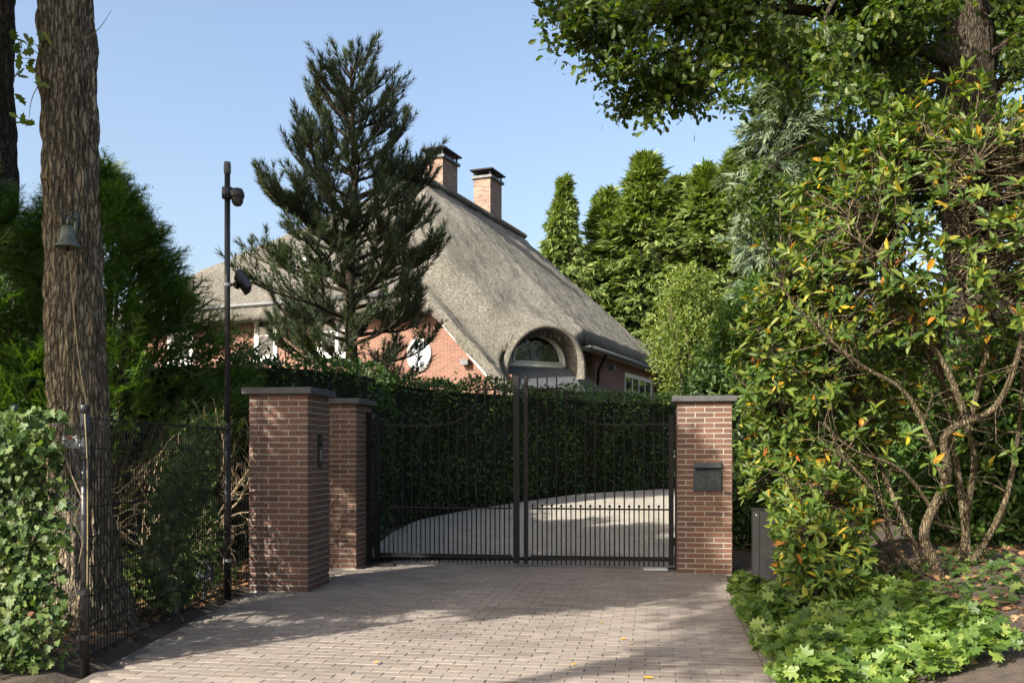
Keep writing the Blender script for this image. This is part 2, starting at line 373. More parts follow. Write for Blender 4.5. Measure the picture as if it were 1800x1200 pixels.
# ------------------------------------------------------------------ branching
class Grow:
    def __init__(s, seed): s.r = np.random.default_rng(seed); s.tubes = Buf(); s.anch = []; s.dirs = []; s.nodes = []
    def limb(s, pts, r0, r1, n=7):
        pts = np.asarray(pts, dtype=float); k = len(pts)
        if k > 2:                                          # smooth through the points
            t = np.linspace(0, k-1, (k-1)*4+1); i = np.clip(t.astype(int), 0, k-2); f = (t-i)[:, None]
            p0, p1, p2, p3 = pts[np.clip(i-1,0,k-1)], pts[i], pts[i+1], pts[np.clip(i+2,0,k-1)]
            pts = .5*((2*p1)+(-p0+p2)*f+(2*p0-5*p1+4*p2-p3)*f**2+(-p0+3*p1-3*p2+p3)*f**3)
        rad = np.linspace(r0, r1, len(pts)); s.tubes.tube(pts, rad, n, cap=True); s.nodes.append(pts)
        return pts, rad
    def branch(s, p, d, ln, r0, lev, spec):
        c = spec[lev]; k = max(3, int(ln/c.get('seg', .25))); d = nrm(np.array(d, float)); pts = [np.array(p, float)]
        for i in range(k):
            d = nrm(d + s.r.normal(size=3)*c.get('wob', .15) + np.array([0,0,c.get('up', 0)])); pts.append(pts[-1] + d*ln/k)
        pts = np.array(pts); rad = np.linspace(r0, r0*c.get('tip', .4), k+1)
        s.tubes.tube(pts, rad, c.get('sides', 5), cap=False); s.nodes.append(pts)
        s.kids(pts, rad, ln, lev, spec)
    def kids(s, pts, rad, ln, lev, spec, t0=None):
        c = spec[lev]
        if lev + 1 >= len(spec):
            m = c.get('leaf', 3); ts = s.r.uniform(.25, 1.0, m); ts[0] = 1.0
        else:
            m = c['n']; m = int(m*ln) if c.get('perm') else m; ts = np.sort(s.r.uniform(t0 if t0 is not None else c.get('t0', .25), 1.0, max(m, 1))); ts[-1] = 1.0
        for t in ts:
            i = t*(len(pts)-1); j = min(int(i), len(pts)-2); f = i-j
            q = pts[j]*(1-f) + pts[j+1]*f; ax = nrm(pts[j+1]-pts[j]); rr = rad[j]*(1-f)+rad[j+1]*f
            if lev + 1 >= len(spec): s.anch.append(q); s.dirs.append(ax)
            else:
                e = spec[lev+1]; sd = nrm(np.cross(ax, s.r.normal(size=3))); an = s.r.normal(e.get('ang', .8), .2)
                if t >= 1.0: an *= .3
                d = ax*math.cos(an) + sd*math.sin(an); d[2] += e.get('lift', 0)
                s.branch(q, d, ln*e.get('ratio', .5)*s.r.uniform(.6,1.15)*(1.15-.5*t) if 'len' not in e else e['len']*s.r.uniform(.6,1.2)*(1.15-.4*t), min(rr*.75, e.get('r', 1)), lev+1, spec)
def clump_leaves(T, anch, dirs, per, spread, size, up=.4, seed=1, drop=0.0):
    r = np.random.default_rng(seed); A = np.repeat(np.array(anch), per, 0); D = np.repeat(np.array(dirs), per, 0); n = len(A)
    off = r.normal(size=(n,3))*spread; xd = nrm(D*.5 + r.normal(size=(n,3))*.7 + np.array([0,0,-drop])); nd = nrm(r.normal(size=(n,3))*.6 + np.array([0,0,up+.3]))
    return scatter(T, A+off, xd, nd, size*r.uniform(.65,1.25,n))

# ================================================================== GROUND
def gz(x, y):
    x = np.asarray(x, float); y = np.asarray(y, float)
    z = np.interp(y, [-200, 12.2, 14, 17, 20, 24, 500], [0, 0, .13, .36, .55, .62, .65])
    z = z + np.clip((x-2.75-.15*(y-11))*.25, 0, .45)*np.clip((12.5-y)/1.5, 0, 1)
    return z + np.clip((-2.95-x)*.12, 0, .12)*np.clip((12.5-y)/1.5, 0, 1)*np.clip((y-6.2)/.5, 0, 1)
xs = np.unique(np.concatenate([np.linspace(-300,-12,14), np.arange(-12,12,.12), np.linspace(12,300,14)]))
ys = np.unique(np.concatenate([np.linspace(-60,2,10), np.arange(2,26,.12), np.linspace(26,600,18)]))
XX, YY = np.meshgrid(xs, ys); ZZ = gz(XX, YY)
near = (np.abs(XX) < 12) & (YY > 2) & (YY < 26)
hn = np.array([mnoise.fractal(Vector((a*2.5, b*2.5, 0)), 1.0, 2.0, 4) if q else 0 for a, b, q in zip(XX.ravel(), YY.ravel(), near.ravel())]).reshape(XX.shape)
TH = R(8.5); r_ = np.array([math.cos(TH), -math.sin(TH), 0]); f_ = np.array([math.sin(TH), math.cos(TH), 0]); O_ = np.array([.108, 11.88, 0])
def ab(x, y): return (x-O_[0])*r_[0]+(y-O_[1])*r_[1], (x-O_[0])*f_[0]+(y-O_[1])*f_[1]
A_, B_ = ab(XX, YY); hard = (A_ > -3.0) & (A_ < 2.5) & (XX > -2.9) & (B_ < 10)
ZZ = ZZ + np.where(near & ~hard, hn*.035, 0) - np.where(hard | (~near), .06, 0)
nx, ny = len(xs), len(ys); ii = np.arange(nx-1)[None, :] + np.arange(ny-1)[:, None]*nx
FQ = np.stack([ii, ii+1, ii+nx+1, ii+nx], -1).reshape(-1, 4)
tag(mobj('ground', npmesh('ground', np.stack([XX, YY, ZZ], -1), [FQ], True), M['soil']), 'brown soil and leaf litter around driveway', kind='structure')

def wpt(a, b, z=0.0): return O_ + r_*a + f_*b + np.array([0,0,z])
pav = Buf()
pts = [wpt(-2.62,1.9), wpt(2.46,1.9), wpt(2.46,-12), wpt(-4.0,-12)]
outline = [(-2.80,3.0),(-2.78,9.9),(-2.2,12.4),(wpt(-1.9,1.75)[0],wpt(-1.9,1.75)[1]),(wpt(2.46,1.75)[0],wpt(2.46,1.75)[1]),(wpt(2.46,-9.5)[0],wpt(2.46,-9.5)[1])]
pv = np.array([(x, y, -.02) for x, y in outline])
bedm = plain('joint_sand', (0.10,0.085,0.07), 0.95, 0, 0.3, 30)
paving = mobj('paving', npmesh('paving', pv, [np.array([range(len(pv))])]), bedm)
tag(paving, 'pinkish grey brick paving in front of iron gate', kind='structure')
PW, PD, PH = .2, .1, .05
pm = [bevbox('paving_brick', (PW-.003, PD-.0025, PH), .0035, .0007, k) for k in range(5)]
for m_ in pm: m_.materials.append(M['paver'])
T_PAV = None; bm_ = pm[0]
tv = np.array([v.co[:] for v in bm_.vertices]); tf = [tuple(p.vertices) for p in bm_.polygons]
cand = []
for j in range(-88, 18):
    b = j*PD
    for i in range(-22, 14):
        a = (i + (.5 if j % 2 else 0))*PW
        if a > 2.405 - PW/2: continue
        p = wpt(a, b)
        lim = -2.74 if p[1] < 9.8 else -2.74 + (p[1]-9.8)*.4
        if p[0] - PW/2 < lim or p[1] < 4.2: continue
        cand.append((p[0], p[1], a, b))
half_ = [wpt(2.349, j*PD) for j in range(-88, 18) if j % 2 == 0 and wpt(2.349, j*PD)[1] > 4.2]
# soldier edge on the right
edge = [(wpt(2.453, b)[0], wpt(2.453, b)[1], b) for b in np.arange(-8.4, 1.7, .203)]
cand.sort(key=lambda q: q[1])
seen = [q for q in cand if q[1] > 5.75]; under = [q for q in cand if q[1] <= 5.75]
for k, q in enumerate(seen[:285]):
    o = bpy.data.objects.new('paving_brick', pm[k % 5]); COL.objects.link(o); o.parent = paving
    o.location = (q[0], q[1], -PH/2 + random.uniform(-.0015,.0015)); o.rotation_euler = (random.gauss(0,.006), random.gauss(0,.006), -TH+random.gauss(0,.006))
far = seen[285:] + under; n = len(far); pos = np.array([(q[0], q[1], -PH/2+random.uniform(-.0015,.0015)) for q in far])
jx = np.tile(r_, (n,1)) + rng.normal(size=(n,3))*.005
V, Fo = scatter((tv, tf), pos, jx, np.tile([0,0,1.0], (n,1)), 1.0)
pe = np.array([(x, y, -PH/2) for x, y, b in edge]); V2, Fo2 = scatter((tv, tf), pe, np.tile(f_, (len(pe),1)), np.tile([0,0,1.0], (len(pe),1)), 1.0)
tag(mobj('paving_bricks_beyond', leafmesh('paving_bricks_beyond', [(V, Fo), (V2, Fo2), scatter((tv*np.array([.49,1,1]), tf), np.array(half_)+np.array([0,0,-PH/2]), np.tile(r_, (len(half_),1)), np.tile([0,0,1.0], (len(half_),1)), 1.0)]), M['paver_far'], paving), kind='stuff')
# gravel drive curving to the right behind the gate
gl = [(-2.0,12.6),(-1.9,14.5),(-1.6,16),(-.7,17.4),(.4,18.8),(1.6,20.2),(3.0,21.4),(5,22.6),(8,23.5)]
gr_ = [(2.75,12.6),(2.8,14),(3.0,15.4),(3.4,16.6),(4.0,17.6),(4.8,18.6),(5.8,19.4),(7,20),(9,20.5)]
gl = np.array(gl); gr_ = np.array(gr_); tt = np.linspace(0, 1, 40); u9 = np.linspace(0,1,9)
GLx, GLy = np.interp(tt*8, range(9), gl[:,0]), np.interp(tt*8, range(9), gl[:,1]); GRx, GRy = np.interp(tt*8, range(9), gr_[:,0]), np.interp(tt*8, range(9), gr_[:,1])
gx = GLx[:,None]*(1-u9)+GRx[:,None]*u9; gy = GLy[:,None]*(1-u9)+GRy[:,None]*u9
gzv = gz(gx, gy)*1.0 + .02 + .0*gx
ii = np.arange(8)[None,:] + np.arange(39)[:,None]*9
tag(mobj('gravel_drive', npmesh('gravel_drive', np.stack([gx, gy, gzv], -1), [np.stack([ii, ii+1, ii+10, ii+9], -1).reshape(-1,4)], True), M['gravel']), 'pale gravel drive curving right behind gate', kind='structure')
# fallen leaves
def fallen(name, px, py, label, s=.05):
    Y = CAMZ*F_PX/(py-HOR); p = P(px, py, Y); V, Fo = scatter(T_OAK, np.array([[0,0,.006]]), np.array([[random.uniform(-1,1), random.uniform(-1,1), .05]]), np.array([[.15,-.25,1.0]]), s)
    o = mobj(name, leafmesh(name, [(V, Fo)]), M['yellowleaf'], None, (p[0], p[1], 0.003)); tag(o, label, 'leaf', 'leaves fallen on the paving')
fallen('fallen_leaf', 1058, 1097, 'yellow fallen leaf on paving at edge of dappled shade')
fallen('fallen_leaf', 1089, 1124, 'brownish orange fallen leaf on paving near the centre', .055)
fallen('fallen_leaf', 1150, 1193, 'largest yellow fallen leaf at bottom edge of paving', .07)
fallen('fallen_leaf', 1014, 1168, 'small orange fallen leaf on sunlit paving below dappled shade', .045)
fallen('fallen_leaf', 655, 1167, 'yellow fallen leaf alone on left half of sunlit paving', .045)
fallen('fallen_leaf', 1108, 1133, 'tiny orange fallen leaf just right of brownish fallen leaf', .035)

# ================================================================== HOUSE
HX = empty('thatched_house', (-8.88, 29.0, 0), -math.atan2(.378, .926))
tag(HX, 'brick house with big grey thatched roof behind hedge', 'house')
ss = lambda t: np.clip(t,0,1)**2*(3-2*np.clip(t,0,1))
def smin(a, b, k): h = np.clip(.5+.5*(b-a)/k, 0, 1); return b*(1-h)+a*h-k*h*(1-h)
def smax(a, b, k): return -smin(-a, -b, k)
DPH = R(38); DP = (9.45, 1.95)
def dorm(s, u): return (s-DP[0])*math.sin(DPH)+(u-DP[1])*math.cos(DPH), (s-DP[0])*math.cos(DPH)-(u-DP[1])*math.sin(DPH)
def roof_z(s, u):
    front = 6.3 + 1.12*u; main = 10.5 - .972*(s-4.8); left = 10.5 + .47*(s-4.8); rear = 10.5 - 1.64*(u-12)
    low = 6.35 - 1.085*(s-6.82)
    uq = np.interp(s, [6.5,8.5,10.2], [.75,1.0,1.7]); right = low + (main-low)*(.55*(.6*np.clip((u-.05)/(uq-.05),0,1)+.4*ss((u-.05)/(uq-.05))) + .45*np.clip((u-uq)/(4.4-uq),0,1))
    w_, t_ = dorm(s, u)
    hood = 3.75 + np.sqrt(np.clip(1.42**2-w_**2, 0, None))*.98 + (.7-t_)*.30
    right = smax(right, np.where((np.abs(w_) < 1.4) & (t_ > -2.0), hood, -5), .45)
    return smin(smin(smin(front, right, .3), left, .3), rear, .25)
S1 = np.arange(-5.0, 10.61, .1); U1 = np.arange(-.5, 15.71, .1)
SS, UU = np.meshgrid(S1, U1); RZ = roof_z(SS, UU)
nz = np.array([mnoise.fractal(Vector((a*1.6, b*1.6, 3)), 1.0, 2.0, 3) for a, b in zip(SS.ravel(), UU.ravel())]).reshape(SS.shape)
RZ += nz*.05 + rng.normal(size=RZ.shape)*.022
smx = np.where(UU < .45, 9.9, np.where(UU < 3.35, 10.35, 10.2)); smx = np.where((UU > 3.35) , 10.2, smx)
WW, TT = dorm(SS, UU); ok = (SS <= smx + .001) & (RZ > 2.2) & ~((np.abs(WW) < 1.5) & (TT > .72))
cellok = ok[:-1,:-1] & ok[1:,:-1] & ok[:-1,1:] & ok[1:,1:]
nS = len(S1); idx = np.arange(RZ.size).reshape(RZ.shape)
q = np.stack([idx[:-1,:-1], idx[:-1,1:], idx[1:,1:], idx[1:,:-1]], -1)[cellok]
Vt = np.stack([SS, UU, RZ], -1).reshape(-1,3); Vb = Vt - np.array([0,0,.42]); nV = len(Vt)
ed = {}
for a, b, c, d in q:
    for e in ((a,b),(b,c),(c,d),(d,a)): ed[e] = 1
side = [(b, a, a+nV, b+nV) for (a, b) in ed if (b, a) not in ed]
me = npmesh('roof', np.concatenate([Vt, Vb]), [np.concatenate([q, q[:, ::-1]+nV, np.array(side)])], True)
roof = mobj('roof', me, M['thatch'], HX)
# ridge cap of thatch rolls
b = Buf()
for k, u in enumerate(np.arange(3.6, 12.3, .24)):
    b.tube([(4.8-.4, u, 10.28-.03), (4.8, u+.02, 10.5+.03), (4.8+.4, u, 10.28-.03)], [.10,.13,.10], 8)
b.build('ridge_roll', M['thatch'], roof, True)
def wallpoly(name, pts, y0, y1, mat, parent):              # polygon in (s,z), from u=y0 to y1
    n = len(pts); V = [(s, y0, z) for s, z in pts] + [(s, y1, z) for s, z in pts]
    bb = Buf(); bb.add(V, [tuple(range(n)), tuple(range(2*n-1, n-1, -1))] + [(i, i+n, (i+1)%n+n, (i+1)%n) for i in range(n)])
    return bb.build(name, mat, parent)
wallpoly('facade_wall', [(-4.3,0),(10.2,0),(10.2,2.0),(9.5,2.85),(6.72,5.85),(-4.3,5.95)], 0, .3, M['housebrick'], HX)
bb = Buf(); bb.box((9.75, 10.6, 2.55), (.3, 8.6, 5.1)); bb.build('side_wall', M['housebrick'], HX)
bb = Buf(); bb.box((8.8, 6.42, 2.6), (2.2, .25, 5.2)); bb.build('return_wall', M['housebrick'], HX)
bb = Buf(); bb.box((9.3, 3.4, 1.8), (.25, 6.0, 3.6)); bb.build('low_side_wall', M['housebrick'], HX)
bb = Buf(); bb.box((2.7, 15.0, 2.6), (14, .3, 5.2)); bb.build('rear_wall', M['housebrick'], HX)
# white barge board
bd = Buf(); n0 = np.array([6.62,-.14,5.98]); n1 = np.array([9.75,-.14,2.58]); dv = nrm(n1-n0); up = np.array([-dv[2],0,dv[0]])*-1
q0 = [n0, n1, n1-up*.2, n0-up*.2]
V = [p for p in q0] + [p+np.array([0,.1,0]) for p in q0]
bd.add(V, [(0,1,2,3),(7,6,5,4),(0,4,5,1),(1,5,6,2),(2,6,7,3),(3,7,4,0)]); bd.build('barge_board', M['white'], HX)
bb = Buf(); bb.tube([(-4.3,-.46,5.86),(6.4,-.46,5.86)], .07, 8); bb.build('gutter', M['zinc'], HX, True)
bb = Buf(); bb.tube([(10.42,4.7,4.72),(10.42,15.4,4.72)], .085, 8); bb.build('gutter', M['zinc'], HX, True)
bb = Buf(); bb.box((10.1,10,4.78), (.5,10.6,.06)); bb.build('soffit_board', M['cream'], HX)
bb = Buf(); bb.tube([(10.4,6.3,4.7),(10.05,6.5,4.2),(10.0,6.55,3.6),(10.0,6.55,.5)], .05, 8); bb.build('downpipe', M['iron'], HX, True)
def lamp_house(p, name='flood_light'):
    bb = Buf(); bb.box(p, (.22,.16,.16)); bb.tube([np.array(p)+(-.15,.1,.02), np.array(p)], .03, 6); bb.build(name, M['zinc'], HX)
lamp_house((10.2,7.6,4.35)); lamp_house((8.25,-.12,3.93))
def window(s0, s1, z0, z1, u, nsash, mat=M['white'], face='f', bars=2):
    """frame, sashes and panes; face f: in the facade (normal -u), face s: in the side wall (normal +s)"""
    def bx(bb, a0, a1, c0, c1, o0, o1):
        if face == 'f': bb.box(((a0+a1)/2, (o0+o1)/2, (c0+c1)/2), (a1-a0, abs(o1-o0), c1-c0))
        else: bb.box(((o0+o1)/2, (a0+a1)/2, (c0+c1)/2), (abs(o1-o0), a1-a0, c1-c0))
    sg = -1 if face == 'f' else 1
    fr = Buf(); t = .09; o0, o1 = u+sg*.05, u-sg*.03
    bx(fr, s0, s1, z1-t, z1, o0, o1); bx(fr, s0, s1, z0, z0+t, o0, o1); bx(fr, s0, s0+t, z0+t, z1-t, o0, o1); bx(fr, s1-t, s1, z0+t, z1-t, o0, o1)
    wdn = fr.build('window', mat, HX)
    w_ = (s1-s0-2*t)/nsash
    for k in range(nsash):
        a0 = s0+t+k*w_; a1 = a0+w_; sb = Buf(); e = .05; p0, p1 = u+sg*.035, u-sg*.02
        bx(sb, a0, a0+e, z0+t, z1-t, p0, p1); bx(sb, a1-e, a1, z0+t, z1-t, p0, p1); bx(sb, a0+e, a1-e, z1-t-e, z1-t, p0, p1); bx(sb, a0+e, a1-e, z0+t, z0+t+e, p0, p1)
        for q in range(1, bars): zc = z0+t+(z1-z0-2*t)*q/bars; bx(sb, a0+e, a1-e, zc-.012, zc+.012, u+sg*.028, u-sg*.01)
        sb.build('sash', mat, wdn)
        g = Buf(); bx(g, a0+e*.5, a1-e*.5, z0+t+.02, z1-t-.02, u+sg*.012, u+sg*.006); g.build('pane', M['glass'], wdn)
    sl = Buf(); bx(sl, s0-.08, s1+.08, z0-.07, z0-.003, u+sg*.12, u); sl.build('sill', mat, wdn)
window(1.15, 1.98, 4.25, 5.72, -.003, 1); window(3.42, 4.72, 4.25, 5.74, -.003, 2); window(-2.2, -1.2, 4.25, 5.7, -.003, 1)
window(10.2, 14.3, 3.0, 4.42, 9.903, 4, M['cream'], 's', 1)
window(4.4, 5.4, 3.3, 4.3, 9.43, 1, M['cream'], 's', 1)
# oval window in the gable
an = np.linspace(0, 2*math.pi, 41); ov = Buf(); cs, cz = 6.78, 4.2
ov.tube([(cs+.33*math.cos(a), -.02, cz+.43*math.sin(a)) for a in an], .06, 8, cap=False); ovw = ov.build('oval_window', M['white'], HX, True)
g = Buf(); g.add([(cs+.32*math.cos(a), -.008, cz+.42*math.sin(a)) for a in an[:-1]], [tuple(range(40))[::-1]]); g.build('pane', plain('sky_reflection_glass', (0.25,0.29,0.34), 0.08, 0, .1, 3), ovw)  # pane's pale blue colour paints in the reflected sky
g = Buf(); g.box((cs,-.02,cz), (.03,.03,.86)); g.box((cs,-.021,cz), (.7,.03,.03)); g.build('glazing_bar', M['white'], ovw)
# arched dormer window below the thatch hood, facing the right
uc, zc, rad, sx = 0.0, 3.95, .92, .22
DE = Matrix.Translation((DP[0], DP[1], 0)) @ Matrix.Rotation(-DPH, 4, 'Z')
def turn(o): o.matrix_local = DE; return o
ar = np.linspace(0, math.pi, 25)
bb = Buf(); bb.add([(sx-.12, uc+1.2*math.cos(a), zc-.05+1.25*math.sin(a)) for a in ar], [tuple(range(25))]); bb.add([(sx-.12,uc-1.2,zc-.05),(sx-.12,uc+1.2,zc-.05),(sx-.12,uc+1.2,2.2),(sx-.12,uc-1.2,2.2)], [(0,1,2,3)]); turn(bb.build('dormer_wall', M['housebrick'], HX))
fr = Buf(); fr.tube([(sx, uc+rad*math.cos(a), zc+rad*math.sin(a)) for a in ar], .07, 8); fr.tube([(sx, uc-rad, zc), (sx, uc+rad, zc)], .07, 8)
dw = turn(fr.build('arched_window', M['cream'], HX, True))
fr = Buf(); fr.tube([(sx+.03, uc+(rad-.13)*math.cos(a), zc+.08+(rad-.15)*math.sin(a)) for a in ar], .035, 6); fr.tube([(sx+.03, uc-rad+.1, zc+.09), (sx+.03, uc+rad-.1, zc+.09)], .035, 6); fr.build('sash', M['cream'], dw, True)
fr = Buf(); fr.add([(sx+.01, uc+.86*math.cos(a), zc+.86*math.sin(a)) for a in ar], [tuple(range(25))]); fr.build('pane', M['glass'], dw)
bb = Buf(); bb.add([(sx+.02,uc-1.1,zc-.06),(sx+.02,uc+1.1,zc-.06),(sx+.75,uc+1.2,zc-.75),(sx+.75,uc-1.2,zc-.75)], [(0,1,2,3)]); turn(bb.build('lead_apron', M['lead'], HX))
# thick thatch rim of the hood and its far leg
hb = Buf(); arh = np.linspace(-.12, math.pi+.12, 27); ns = len(arh)
rows = []
for sgm, (ro, dz) in enumerate(((1.22,0),(1.35,.0),(1.39,.02),(1.36,.08))):
    s0_ = (.76, .76, .6, -.4)[sgm]
    rows.append([(s0_ + .16*math.sin(max(a,0)) if a < math.pi else s0_, uc+ro*math.cos(a), 3.72+dz+ro*1.0*math.sin(a)) for a in arh])
rows.insert(0, [(-.2, uc+1.12*math.cos(a), 3.72+1.12*math.sin(a)) for a in arh])
V = np.array(rows).reshape(-1,3); F = [(j*ns+i, j*ns+i+1, (j+1)*ns+i+1, (j+1)*ns+i) for j in range(len(rows)-1) for i in range(ns-1)]
hb.add(V, F); turn(hb.build('dormer_hood', M['thatch'], roof, True))
bb = Buf(); bb.add([(9.3,3.2,4.5),(9.3,6.4,4.5),(11.3,6.4,2.3),(11.3,3.0,2.3),(9.3,3.2,4.1),(9.3,6.4,4.1),(11.2,6.4,2.0),(11.2,3.0,2.0)], [(0,3,2,1),(4,5,6,7),(3,7,6,2),(0,4,7,3)]); bb.build('lower_thatch', M['thatch'], roof)
# eyebrow window in the front slope
bb = Buf(); bb.tube([(2.6+.55*math.cos(a), .9-.1*math.sin(a)*0, 7.1+.34*math.sin(a)) for a in ar], .07, 8); bb.box((2.6,.9,7.08), (1.1,.12,.1)); bb.build('eyebrow_window', M['white'], HX, True)
def chimney(u, top, wx, wy):
    c = Buf(); c.box((4.8,u,(9.2+top)/2), (wx,wy,top-9.2)); o = c.build('chimney', M['chimbrick'], HX)
    c = Buf(); c.box((4.8,u,top+.045), (wx+.16,wy+.16,.09)); c.build('crown_slab', M['lead'], o)
    for dx in (-1,1):
        for dy in (-1,1):
            c = Buf(); c.box((4.8+dx*(wx/2-.02),u+dy*(wy/2-.02),top+.19), (.05,.05,.2)); c.build('cap_post', M['iron'], o)
    c = Buf(); x, y, z = wx/2+.12, wy/2+.12, top+.29
    c.add([(4.8-x,u-y,z),(4.8+x,u-y,z),(4.8+x,u+y,z),(4.8-x,u+y,z),(4.8-x,u-y,z+.05),(4.8+x,u-y,z+.05),(4.8+x,u+y,z+.05),(4.8-x,u+y,z+.05),(4.8,u-.2,z+.17),(4.8,u+.2,z+.17)],
          [(3,2,1,0),(0,1,5,4),(1,2,6,5),(2,3,7,6),(3,0,4,7),(4,5,8),(5,6,9,8),(6,7,9),(7,4,8,9)]); c.build('cap_lid', M['iron'], o)
chimney(5.35, 11.35, .66, 1.15); chimney(9.3, 11.75, .68, 1.1)

# ================================================================== GATE PILLARS
CH = .0623; BL, BW, BH = .208, .10, .0495
bst = [bevbox('brick', (BL, BW, BH), .005, .0011, k) for k in range(6)]
for m_ in bst: m_.materials.append(M['brick'])
stv = np.array([v.co[:] for v in bst[1].vertices]); stf = [tuple(p.vertices) for p in bst[1].polygons]
def pillar(cx, cy, label, hide):
    e = empty('gate_pillar', (cx, cy, 0), -TH); tag(e, label, 'pillar', 'brick gate pillars')
    H = 33*CH
    c = Buf(); c.box((0,0,H/2-.02), (.636,.636,H+.04)); c.build('mortar', M['mortar'], e)
    rest = []
    for k in range(33):
        z = CH*(k+.5); L = .65; items = []
        if k % 2 == 0:
            for sy in (-1,1):
                for i in (-1,0,1): items.append((i*.22, sy*(L-BW)/2, 0))
            for sx_ in (-1,1):
                for i in (-.5,.5): items.append((sx_*(L-BW)/2, i*.22, 1))
        else:
            for sx_ in (-1,1):
                for i in (-1,0,1): items.append((sx_*(L-BW)/2, i*.22, 1))
            for sy in (-1,1):
                for i in (-.5,.5): items.append((i*.22, sy*(L-BW)/2, 0))
        for x, y, rt in items:
            back = (y > .2 and abs(x) < .3) or (hide*x > .2 and abs(y) < .3)
            if (y > .2 and hide*x > .2): back = True
            x += random.gauss(0,.0012); y += random.gauss(0,.0012)
            if back: rest.append((x, y, z, rt)); continue
            o = bpy.data.objects.new('brick', random.choice(bst)); COL.objects.link(o); o.parent = e
            o.location = (x, y, z+random.gauss(0,.0008)); o.rotation_euler = (0, random.gauss(0,.004), rt*math.pi/2+random.gauss(0,.006)+(math.pi if random.random()<.5 else 0))
    ps = np.array([(x,y,z) for x,y,z,_ in rest]); xd = np.array([(0,1,0) if t else (1,0,0) for *_, t in rest], float)
    V, Fo = scatter((stv, stf), ps, xd, np.tile([0,0,1.0], (len(ps),1)), 1.0)
    tag(mobj('rear_bricks', leafmesh('rear_bricks', [(V, Fo)]), M['brick'], e), kind='stuff')
    cm = bevbox('capstone', (.76,.76,.07), .006, .001, 3); mobj('capstone', cm, M['slate'], e, (0,0,H+.037))
    return e
pillar(-2.393, 10.12, 'nearest brick gate pillar with dappled sun and intercom, left of driveway', -1)
pillar(-2.218, 12.10, 'brick gate pillar half hidden behind nearest pillar, holding left gate leaf', -1)
pillar(2.35, 11.54, 'brick gate pillar right of gate with letterbox numbered 26', -1)
def on_pillar(cx, cy, lx, ly, z):
    c, s = math.cos(-TH), math.sin(-TH); return (cx+lx*c-ly*s, cy+lx*s+ly*c, z)
# intercom on the inner side of the near pillar
e = empty('intercom_panel', on_pillar(-2.393,10.12,.325,.02,1.47), -TH); tag(e, 'narrow dark intercom panel on side of nearest pillar', 'intercom')
b = Buf(); b.box((.008,0,0), (.016,.11,.36)); b.build('faceplate', M['blackplastic'], e)
for k in range(5):
    b = Buf(); b.box((.019,0,.02-k*.03), (.006,.05,.016)); b.build('button', M['steel'] if k else M['zinc'], e)
b = Buf(); b.lathe([(0,.006),(.014,.006),(.016,0)], (.016,0,.12), 14, 'x'); b.build('camera_lens', M['glass'], e)
b = Buf(); b.box((.019,0,.065), (.005,.07,.045)); b.build('speaker_grille', M['iron'], e)
# letterbox
e = empty('letterbox', on_pillar(2.35,11.54,.03,-.325,1.165), -TH); tag(e, 'dark metal letterbox with raised number 26 set in right pillar', 'letterbox')
b = Buf(); b.box((0,-.012,-.045), (.325,.03,.24)); b.build('faceplate', M['box'], e)
for x in (-.1565,.1565):
    b = Buf(); b.box((x,-.0295,-.045), (.012,.006,.238)); b.build('frame_strip', M['box'], e)
b = Buf(); b.add([(-.165,-.026,.165),(.165,-.026,.165),(.165,-.055,.105),(-.165,-.055,.105),(-.165,.0,.165),(.165,.0,.165),(.165,0,.09),(-.165,0,.09)], [(0,3,2,1),(0,1,5,4),(3,7,6,2),(0,4,7,3),(1,2,6,5),(4,5,6,7)]); b.build('flap', M['box'], e)
b = Buf(); b.box((0,-.03,.082), (.27,.012,.022)); b.build('slot', plain('slot_dark', (.004,.004,.004), .9), e)
for ch, x in (('2',-.062),('6',.058)):
    cu = bpy.data.curves.new('digit', 'FONT'); cu.body = ch; cu.size = .185; cu.extrude = .006; cu.bevel_depth = .0015; cu.align_x = 'CENTER'
    to = bpy.data.objects.new('digit_tmp', cu); COL.objects.link(to); bpy.context.view_layer.update()
    me = bpy.data.meshes.new_from_object(to.evaluated_get(bpy.context.evaluated_depsgraph_get())); bpy.data.objects.remove(to)
    me.materials.clear(); o = mobj('digit', me, plain('digit_metal', (.05,.06,.065), .45, .5), e, (x,-.031,-.143)); o.rotation_euler = (R(90),0,0)

